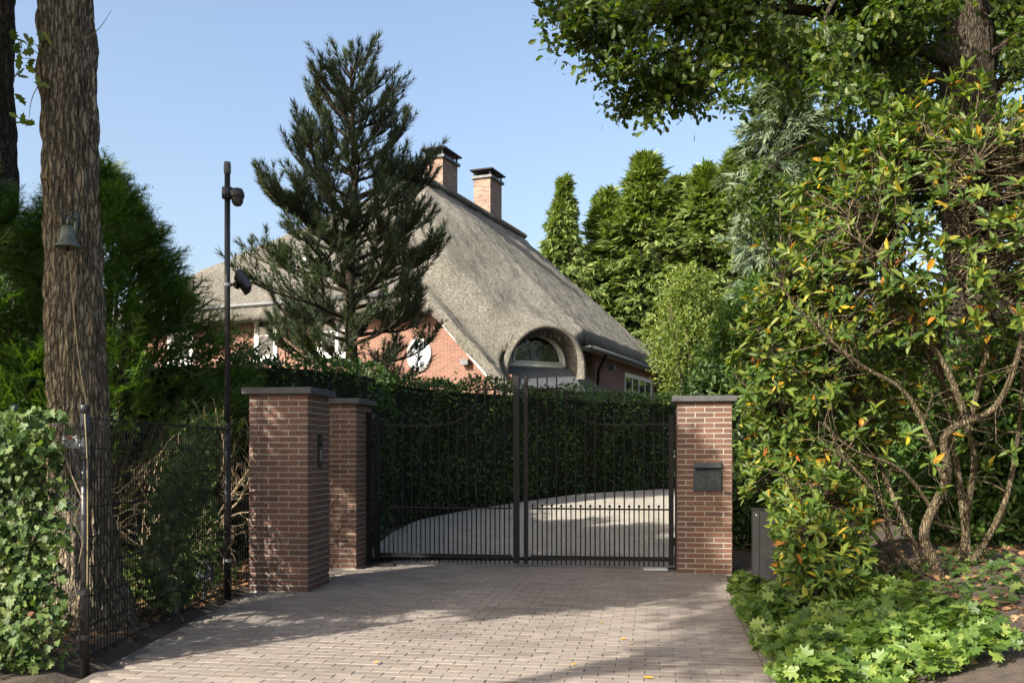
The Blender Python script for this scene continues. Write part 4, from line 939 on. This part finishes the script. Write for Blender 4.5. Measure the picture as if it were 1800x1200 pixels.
# yews
def yew(base, h, rad, label, seed, n, name='yew_tree', z0=.5, group='yews at the left'):
    e = empty(name, base); tag(e, label, 'tree', group); r = np.random.default_rng(seed); g = Grow(seed)
    tips = []; ax = []
    for k in range(30):
        a = r.uniform(0, 6.28); l = r.uniform(.2,.75)*rad; z1 = h*r.uniform(.35,.95)
        g.limb([(r.normal()*.15, r.normal()*.15, -.1), (math.cos(a)*l*.4, math.sin(a)*l*.4, z1*.4), (math.cos(a)*l*.8, math.sin(a)*l*.8, z1*.8), (math.cos(a)*l, math.sin(a)*l, z1)], .05, .008, 5)
    t = r.random(n)**.75; z = z0+(h-z0)*t; prof = np.interp(t, [0,.15,.45,.75,1], [.75,1,.95,.6,.06]); a = r.uniform(0, 2*math.pi, n)
    lump = np.array([mnoise.noise(Vector((math.cos(q)*1.6, math.sin(q)*1.6, zz*.9+seed))) for q, zz in zip(a, z)])
    rr = rad*prof*(1+.45*lump)*np.sqrt(r.uniform(.45,1.05,n))
    p = np.stack([np.cos(a)*rr, np.sin(a)*rr, z], -1); xd = np.stack([np.cos(a), np.sin(a), r.uniform(-.1,.95,n)+.5*t], -1) + r.normal(size=(n,3))*.35
    nd = nrm(np.array([0,0,1.0]) + r.normal(size=(n,3))*.5); parts = []
    for v in range(4):
        s_ = slice(v, None, 4); parts.append(scatter(yew_spray(v+seed), p[s_]-nrm(xd[s_])*.15, xd[s_], nd[s_], r.uniform(.8,1.5,len(p[s_]))))
    g.tubes.build('trunk', M['stem'], e, True); mobj('crown', leafmesh('crown', parts), M['yew'], e); return e
yew((-4.95,11.2,0), 4.75, 1.55, 'bushy green yew between big oak trunk and tall pole', 41, 3000, z0=.9)
y2 = yew((-6.35,10.2,0), 4.75, 1.25, 'yew with bare lower branches left of big oak trunk', 42, 1200, z0=2.7)
yo = None
for loc, rz_, sc, lab in (((-9.2,8.9,0), 1.0, 1.1, 'yew beyond left edge shading the hedge'), ((-7.9,13.0,0), 2.2, 1.05, 'yew behind the dark oak trunk at left')):
    e = empty('yew_tree', loc, rz_); e.scale = (sc,)*3; tag(e, lab, 'tree', 'yews at the left')
    src = [o for o in bpy.data.objects if o.parent and o.parent.get('label', '').startswith('bushy green yew')]
    for s_ in src: o = s_.copy(); COL.objects.link(o); o.parent = e

# dead branches and undergrowth behind the mesh fence
def dry_bush(base, label, seed, n, ln, mat='twig', name='bare_shrub'):
    e = empty(name, base); tag(e, label, 'shrub', 'bare twiggy shrubs at the left'); g = Grow(seed)
    spec = [dict(n=5), dict(n=5, ratio=.6, ang=.6, wob=.2, sides=4, seg=.15, up=.02), dict(n=4, ratio=.6, ang=.6, wob=.22, sides=3, seg=.12, r=.008), dict(leaf=1, ratio=.6, ang=.6, wob=.25, sides=3, seg=.1, r=.004)]
    for k in range(n):
        a = g.r.uniform(0, 6.28); d = np.array([math.cos(a)*.8, math.sin(a)*.8, g.r.uniform(.35,1.2)]); l = ln*g.r.uniform(.6,1.1); p0 = g.r.normal(size=3)*np.array([.15,.15,0]); d = nrm(d)
        pts, rad = g.limb([p0, p0+d*l*.4+g.r.normal(size=3)*.08, p0+d*l*.8+g.r.normal(size=3)*.12, p0+d*l+(0,0,.1)], .024, .006, 6); g.kids(pts, rad, l*.7, 0, spec)
    return g.tubes.build('branches', M[mat], e, True)
dry_bush((-5.35,9.3,.1), 'bare lit branches below yew left of big oak trunk', 51, 14, 2.1, 'stem')
dry_bush((-4.0,10.4,.05), 'tangle of dry branches behind mesh fence', 52, 12, 1.8)

# conifer row
def cone_tree(name, mat, h, rad, n, seed, size, droop, wd=.16, nb=9, top=.03):
    r = np.random.default_rng(seed); nbg = n//16; tb = r.random(nbg)**.85; ab_ = r.uniform(0, 6.2832, nbg)
    Lb = rad*np.interp(tb, [0,.12,.4,.7,.9,1], [.9,1,.82,.45,.16,top])*r.uniform(.55,1.3,nbg)
    lmp = np.array([mnoise.noise(Vector((math.cos(q)*1.5+seed, math.sin(q)*1.5, zz*5))) for q, zz in zip(ab_, tb)]); Lb = Lb*(1+.6*lmp)
    ib = np.repeat(np.arange(nbg), 16); n = len(ib); t = tb[ib]; f = r.uniform(.25,1.0,n)**.7; L_ = Lb[ib]; a = ab_[ib] + r.normal(size=n)*.28*(1.1-f*.6)
    z = h*(.02+.97*t) + L_*f*(.35*t+.1) - droop*.45*L_*f*f + r.normal(size=n)*.12
    p = np.stack([np.cos(a)*L_*f, np.sin(a)*L_*f, z], -1)
    xd = np.stack([np.cos(a), np.sin(a), r.uniform(-.3,.4,n)+t*.8+6*np.clip(t-.85,0,1)-droop], -1) + r.normal(size=(n,3))*.3
    nd = nrm(np.array([0,0,1.0]) + r.normal(size=(n,3))*.7); parts = []
    for v in range(4):
        s_ = slice(v, None, 4); parts.append(scatter(fan_spray(v+seed, nb, droop, wd), p[s_], xd[s_], nd[s_], size*r.uniform(.7,1.3,len(p[s_]))))
    b = Buf(); b.tube([(0,0,-.3),(0,0,h*.5),(0,0,h*.97)], [rad*.09, rad*.05, .01], 8)
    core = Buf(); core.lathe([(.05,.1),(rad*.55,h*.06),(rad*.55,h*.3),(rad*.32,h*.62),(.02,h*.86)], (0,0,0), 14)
    return leafmesh('crown', parts), b.mesh('trunk', True), core.mesh('inner_foliage', True)
tj = [cone_tree('thuja', 'thuja', 13.6, 2.6, 10000, 61+k, .5, .7, .2, 7) for k in range(3)]
for k, (px, py, Y, sc, wsc, lab) in enumerate(((993,320,45,1,.95,'slender conifer standing apart at left end of conifer row, beside thatch'), (1068,338,47,1,1.5,'low rounded conifer between slender conifer and tallest pointed one'), (1135,280,46,1,1.45,'tallest pointed conifer in middle of row'),
        (1196,318,48,1,1.35,'conifer just right of tallest pointed one'), (1240,298,45,1,1.45,'broad conifer right of centre in conifer row'), (1297,275,46,1,1.4,'pointed conifer at right end of row'), (1350,300,48,1,1.5,'conifer at far right of row behind bluish cypress'))):
    p = P(px, py, Y); z0 = .6; h = p[2]-z0; e = empty('conifer', (p[0], p[1], z0), k*1.3); tag(e, lab, 'tree', 'row of conifers behind the house')
    c, t, co = tj[k % 3]; e.scale = (wsc*h/13.6, wsc*h/13.6, h/13.6)
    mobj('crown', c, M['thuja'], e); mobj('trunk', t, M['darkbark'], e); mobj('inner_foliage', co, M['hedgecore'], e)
c, t, co = cone_tree('cypress', 'cypress', 14.0, 2.5, 5200, 71, .5, .75, .14, 11, .2)
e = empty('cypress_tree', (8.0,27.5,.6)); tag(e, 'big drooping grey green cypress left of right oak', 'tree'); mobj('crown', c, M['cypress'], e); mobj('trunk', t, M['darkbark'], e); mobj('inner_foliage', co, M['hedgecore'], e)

# leafy shrubs
def shrub_mesh(h, rad, n, seed, size, T, squash=1.0, whorl=0, zlo=.05):
    r = np.random.default_rng(seed); nb = 16; P_, O2 = [], []
    for k in range(nb):
        a = r.uniform(0, 6.2832); zf = (k+.5)/nb; w_ = np.sqrt(max(0, 1-(max(zf-.35,0)/.7)**2)); rb_ = rad*r.uniform(.38,.62)*(1-.25*zf)
        c = np.array([math.cos(a)*rad*.62*w_*r.uniform(.5,1), math.sin(a)*rad*.62*w_*r.uniform(.5,1), h*(zlo+.08)+(h*(1-zlo)-rb_*.9-h*.08)*zf])
        m = n//nb; d = nrm(r.normal(size=(m,3))); bm2 = np.array([1+.35*mnoise.noise(Vector(q*2.6)+Vector((k,seed,0))) for q in d])[:,None]
        P_.append(c+d*rb_*bm2*np.power(r.uniform(.2,1,(m,1)),.4)); O2.append(d)
    p = np.concatenate(P_); p[:,2] = np.maximum(p[:,2], .03); return p, np.concatenate(O2)
def shrub(name, base, h, rad, n, seed, size, mat, T, label, group=None, cat='shrub', zlo=.05):
    e = empty(name, base); tag(e, label, cat, group); p, out = shrub_mesh(h, rad, n, seed, size, T, zlo=zlo); r = np.random.default_rng(seed)
    per = 5; A = np.repeat(p, per, 0); D = np.repeat(out, per, 0); m = len(A)
    xd = nrm(D + r.normal(size=(m,3))*.8); nd = nrm(D*.6 + r.normal(size=(m,3))*.5 + np.array([0,0,.7]))
    V, Fo = scatter(T, A + r.normal(size=(m,3))*size*.6, xd, nd, size*r.uniform(.65,1.25,m)); mobj('foliage', leafmesh('foliage', [(V, Fo)]), M[mat], e)
    g = Grow(seed)
    for k in range(9):
        a = r.uniform(0, 6.28); l = rad*r.uniform(.3,.7); g.limb([(r.normal()*.1, r.normal()*.1, -.1), (math.cos(a)*l*.4, math.sin(a)*l*.4, h*.35), (math.cos(a)*l, math.sin(a)*l, h*.8)], .04, .01, 5)
    g.tubes.build('stems', M['stem'], e, True); return e
shrub('pale_tree', (5.0,25.6,.62), 5.9, 1.9, 7500, 81, .105, 'paleleaf', T_oval(.4), 'yellowish green small tree in sun right of thatched roof', None, 'tree', .1)
shrub('laurel_bush', (3.75,14.6,.2), 3.6, 1.05, 3200, 82, .11, 'laurel', T_oval(.4), 'dark green laurel rising behind right pillar', 'laurel bushes behind the gate')
shrub('laurel_bush', (5.3,18.5,.5), 4.6, 1.6, 3600, 83, .12, 'laurel', T_oval(.4), 'taller laurel between pale tree and rhododendron', 'laurel bushes behind the gate')
shrub('laurel_bush', (6.4,12.6,.3), 3.6, 1.7, 3600, 84, .12, 'laurel', T_oval(.4), 'shaded laurel in gap behind rhododendron stems', 'laurel bushes behind the gate')
shrub('laurel_bush', (5.6,10.6,.3), 2.6, 1.2, 2600, 86, .12, 'laurel', T_oval(.4), 'dark laurel close behind rhododendron at right edge', 'laurel bushes behind the gate')
shrub('laurel_bush', (8.0,15.2,.4), 4.2, 2.1, 3600, 87, .14, 'laurel', T_oval(.4), 'laurel filling the gap right of the oak trunk', 'laurel bushes behind the gate')
shrub('laurel_bush', (6.3,16.4,.4), 3.8, 1.6, 3200, 88, .13, 'laurel', T_oval(.4), 'laurel behind oak trunk seen through rhododendron stems', 'laurel bushes behind the gate')
shrub('laurel_bush', (-4.6,13.6,.2), 2.5, 1.2, 2000, 85, .11, 'laurel', T_oval(.4), 'laurel behind yew left of tall pole', 'laurel bushes behind the gate')

# rhododendron on the right
rb = np.array([3.75,8.55,.1]); e = empty('rhododendron', rb); tag(e, 'huge rhododendron with yellowing leaves and bare twisted stems at right', 'shrub')
g = Grow(91); r = np.random.default_rng(91)
stems = [[P(1668,1045,8.2),P(1640,985,8.1),P(1625,930,8.1),P(1665,840,8.0),P(1660,770,7.9),P(1700,740,7.8),P(1750,715,7.7),P(1785,640,7.6),P(1790,560,7.5),P(1700,470,7.5)],
         [P(1600,1100,7.6),P(1560,1060,7.6),P(1525,1010,7.6),P(1450,1045,7.6)],
         [P(1660,1040,8.3),P(1570,960,8.3),P(1550,880,8.3),P(1480,800,8.3),P(1465,770,8.2)],
         [P(1690,1020,8.6),P(1700,900,8.6),P(1710,780,8.6),P(1640,640,8.5),P(1600,520,8.3),P(1560,420,8.1)],
         [P(1665,860,8.0),P(1600,700,8.0),P(1510,640,7.9),P(1420,560,7.8),P(1370,500,7.7)],
         [P(1700,740,7.8),P(1660,640,7.8),P(1600,560,7.8),P(1560,470,7.7),P(1480,400,7.6)],
         [P(1640,1030,8.8),P(1560,850,9.0),P(1500,700,9.2),P(1440,600,9.2),P(1380,520,9.0)],
         [P(1600,1040,8.9),P(1480,930,9.2),P(1400,820,9.4),P(1360,720,9.4)],
         [P(1680,1030,8.4),P(1760,900,8.3),P(1790,760,8.3),P(1800,600,8.2)],
         [P(1710,1040,8.9),P(1680,800,9.2),P(1650,600,9.2),P(1680,400,9.0),P(1640,300,8.8)],
         [P(1590,1010,8.6),P(1500,900,8.6),P(1420,880,8.4),P(1370,830,8.2)],
         [P(1700,760,8.0),P(1740,560,7.9),P(1700,400,7.7),P(1720,280,7.5)],
         [P(1660,930,8.2),P(1590,830,8.0),P(1500,790,7.8),P(1440,740,7.7)],
         [P(1650,1040,8.3),P(1580,1030,8.2),P(1490,1000,8.0),P(1430,960,7.9)]]
radii = [.052,.03,.03,.038,.026,.03,.03,.026,.034,.038,.022,.026,.02,.022]
allp = []
for st, r0 in zip(stems, radii):
    pts, _ = g.limb([q-rb for q in st], r0, r0*.28, 8); allp.append(pts)
allp = np.concatenate(allp)
def ell(c, rd, n, zmin=-1): 
    d = nrm(r.normal(size=(n,3))); d = d[d[:,2] > zmin]; d = d[(d[:,1] < .45)]
    jit = r.uniform(.72,1.04,(len(d),1)); bumpy = np.array([1+.22*mnoise.noise(Vector(q*2.3)) for q in d])[:,None]
    return np.array(c)-rb + d*np.array(rd)*jit*bumpy, d
groups = [ell((4.15,8.5,3.15),(1.75,1.45,1.45),1900,-.6), ell((3.15,9.2,2.35),(.95,.9,1.15),800,-.9), ell((2.98,9.55,1.15),(.66,.8,1.1),700,-.9), ell((2.75,8.35,.75),(.42,.6,.55),330,-.7), ell((2.5,7.75,.5),(.45,.55,.45),260,-.6), ell((5.0,8.2,2.2),(1.2,.8,1.6),380,-.5)]
wp = np.concatenate([a for a, _ in groups]); wd_ = np.concatenate([b for _, b in groups])
ww = wp+rb                                                 # the inner lower part is bare, and the strip along the paving is kept clipped
open_ = (ww[:,0] > 2.95) & (ww[:,0] < 4.4) & (ww[:,2] < 2.45) & (r.random(len(wp)) < .45)
hid = (ww[:,2] < 1.0) & (ww[:,0] < 2.2+.26*(ww[:,1]-7.75))
wp, wd_ = wp[~open_ & ~hid], wd_[~open_ & ~hid]
extra = [P(1560,880,7.7),P(1640,810,7.7),P(1600,760,7.8),P(1650,860,7.8),P(1700,700,7.6),P(1540,720,8),P(1500,760,8),P(1560,660,8),P(1620,680,8),P(1470,840,7.9),P(1440,880,7.9),P(1480,930,7.8),P(1400,900,8.0),P(1380,940,7.9),P(1420,990,7.8),P(1530,930,7.9),P(1735,820,8.2),P(1560,800,8.4)]
wp = np.concatenate([wp, np.array(extra)-rb]); wd_ = np.concatenate([wd_, nrm(np.tile([-.3,-.6,.6], (len(extra),1))+r.normal(size=(len(extra),3))*.3)])
for q, d in zip(wp, wd_):
    k = np.argmin(((allp-q+d*.25)**2).sum(1)); a = allp[k]; md = (a+q)/2 + r.normal(size=3)*.09 - d*.05
    g.tubes.tube([a, a*.6+md*.4+r.normal(size=3)*.03, md, md*.45+q*.55+r.normal(size=3)*.03, q], np.linspace(.011,.004,5), 4, cap=False)
for k in range(260):                                       # dead twigs between the stems
    a = allp[r.integers(len(allp))]; d = nrm(r.normal(size=3)+np.array([-.4,-.5,.2])); l = r.uniform(.25,.7); m1 = a+d*l*.5+r.normal(size=3)*.06
    g.tubes.tube([a, m1, a+d*l+r.normal(size=3)*.1], [.006,.004,.002], 3, cap=False)
g.tubes.build('stems', M['stem'], e, True)
nw = len(wp); per = 9; A = np.repeat(wp, per, 0); D = np.repeat(nrm(wd_*.6+np.array([0,-.1,.55])), per, 0); m = len(A)
ang = np.tile(np.arange(per)*2.4, nw) + np.repeat(r.uniform(0,6.28,nw), per); s1 = nrm(np.cross(D, np.array([.3,.2,.9])+r.normal(size=(m,3))*.01)); s2 = np.cross(D, s1)
opn = np.tile(np.linspace(1.35,.5,per), nw)+r.normal(size=m)*.3
xd = nrm(D*np.cos(opn)[:,None] + (s1*np.cos(ang)[:,None]+s2*np.sin(ang)[:,None])*np.sin(opn)[:,None] + np.array([0,0,-.22])*r.uniform(0,1.6,(m,1)))
nd = nrm(D + r.normal(size=(m,3))*.3)
V, Fo = scatter(T_oval(.33,.15,.14), A-D*.02+r.normal(size=(m,3))*.012, xd, nd, .112*r.uniform(.5,1.3,m)); mobj('foliage', leafmesh('foliage', [(V, Fo)]), M['rhodoleaf'], e)

# ivy, ground cover, undergrowth
def ivy(n, fpos, label, seed, size, name='ivy', base=(0,0,0)):
    e = empty(name, base); tag(e, label, 'ivy'); rr = np.random.default_rng(seed); p, no = fpos(rr, n); p = p-np.array(base)
    xd = nrm(np.array([0,0,-.9])+rr.normal(size=(n,3))*.55+no*.25); nd = nrm(no+rr.normal(size=(n,3))*.38+np.array([0,0,.25]))
    V, Fo = scatter(T_IVY, p, xd, nd, size*rr.uniform(.55,1.25,n)); mobj('leaves', leafmesh('leaves', [(V, Fo)]), M['ivy'], e)
    b = Buf()
    for k in range(46):
        j = rr.choice(np.where(p[:,0] < .2)[0]); q = p[j]-no[j]*.05; pts = [q]
        for _ in range(6): q = q+np.array([rr.normal()*.07, rr.normal()*.03, -.14]); pts.append(q)
        b.tube([x for x in pts if x[2] > -.02-base[2]] if sum(x[2] > -.02 for x in pts) > 2 else pts[:2], .004, 4, cap=False)
    b.build('stems', M['twig'], e)
def f1(rr, n):
    x = -2.93-rr.random(n)**.9*1.9; z = .05+rr.random(n)*1.72; bul = np.array([mnoise.noise(Vector((a*2.2, 5, c*2.2))) for a, c in zip(x, z)])
    keep_edge = (x > -3.0-.12*np.array([mnoise.noise(Vector((1, c*4, 2))) for c in z])) & (rr.random(n) < .5)
    x = np.where(keep_edge, x-.25, x); y = 6.22-.07-bul*.28-np.abs(rr.normal(size=n))*.07+.16*rr.random(n)
    return np.stack([x, y, np.minimum(z, 1.72+bul*.1)], -1), np.tile([.05,-1.0,.25], (n,1))
ivy(7000, f1, 'dense ivy covering chain link fence at lower left', 101, .058, base=(-3.3,6.2,0))
def f2(rr, n):
    y = 8.0+rr.random(n)*1.6; zt = np.interp(y, [8,8.5,9.2,9.6],[.6,1.3,1.75,1.7]); z = .1+rr.random(n)*zt; bul = np.array([mnoise.noise(Vector((a*2.5, 9, c*2.5))) for a, c in zip(y, z)])
    x = -2.98-np.abs(rr.normal(size=n))*.13-bul*.12; return np.stack([x, y, z], -1), np.tile([.75,-.6,.3], (n,1))
ivy(3000, f2, 'ivy climbing far end of mesh fence beside tall pole', 102, .055, base=(-3.0,8.8,0))
def carpet(name, mat, T, n, fx, size, label, hgt, kind='stuff', seed=1, flat=.35):
    rr = np.random.default_rng(seed); x, y = fx(rr, n); hh = np.array([.55+.6*mnoise.noise(Vector((a*2.1, b*2.1, 4))) for a, b in zip(x, y)])
    z = gz(x, y) + hgt*np.clip(hh,.1,1.2)*rr.uniform(.35,1,n); xd = nrm(rr.normal(size=(n,3))*np.array([1,1,.25])); nd = nrm(np.array([-.1,-.25,1.0])+rr.normal(size=(n,3))*flat)
    V, Fo = scatter(T, np.stack([x, y, z], -1), xd, nd, size*rr.uniform(.4,1.4,n)); tag(mobj(name, leafmesh(name, [(V, Fo)]), M[mat]), label, kind=kind)
def redge(y): return 2.56+(y-11.0)*math.tan(TH)
def c1(rr, n): y = 5.3+rr.random(n)*3.5; x = redge(y)-.17+rr.random(n)**1.1*np.interp(y, [5.3,7,8.8],[1.35,1.4,.45]); return x, y
carpet('ground_cover', 'geranium', T_GER, 4600, c1, .066, 'bright green lobed ground cover at lower right', .42, flat=.6)
def c2(rr, n): y = 6.35+rr.random(n)*6; x = -2.95-rr.random(n)*3.4; return x, y
carpet('leaf_litter', 'litter', T_OAK, 5200, c2, .085, 'brown fallen leaves under trees at left', .02, seed=2)
def c3(rr, n): y = 5.6+rr.random(n)*5; x = redge(y)+.1+rr.random(n)*3.2; return x, y
carpet('leaf_litter', 'litter', T_OAK, 2600, c3, .07, 'brown fallen leaves on soil bank at right', .02, seed=3)
def c4(rr, n): y = 8.2+rr.random(n)*2.6; x = -3.1-rr.random(n)*1.4; return x, y
carpet('undergrowth', 'laurel', T_oval(.45), 3200, c4, .06, 'low green undergrowth behind mesh fence', .3, seed=4, flat=.6)
def c5(rr, n): y = 6.6+rr.random(n)*2.6; x = redge(y)+.9+rr.random(n)*1.6; return x, y
carpet('ivy_ground', 'ivy', T_IVY, 700, c5, .07, 'scattered ivy on soil under rhododendron', .12, seed=6)
print('tris', sum(len(o.data.loop_triangles) or sum(len(p.vertices)-2 for p in o.data.polygons) if False else len(o.data.polygons) for o in bpy.data.objects if o.type == 'MESH'), 'objects', len(bpy.data.objects))
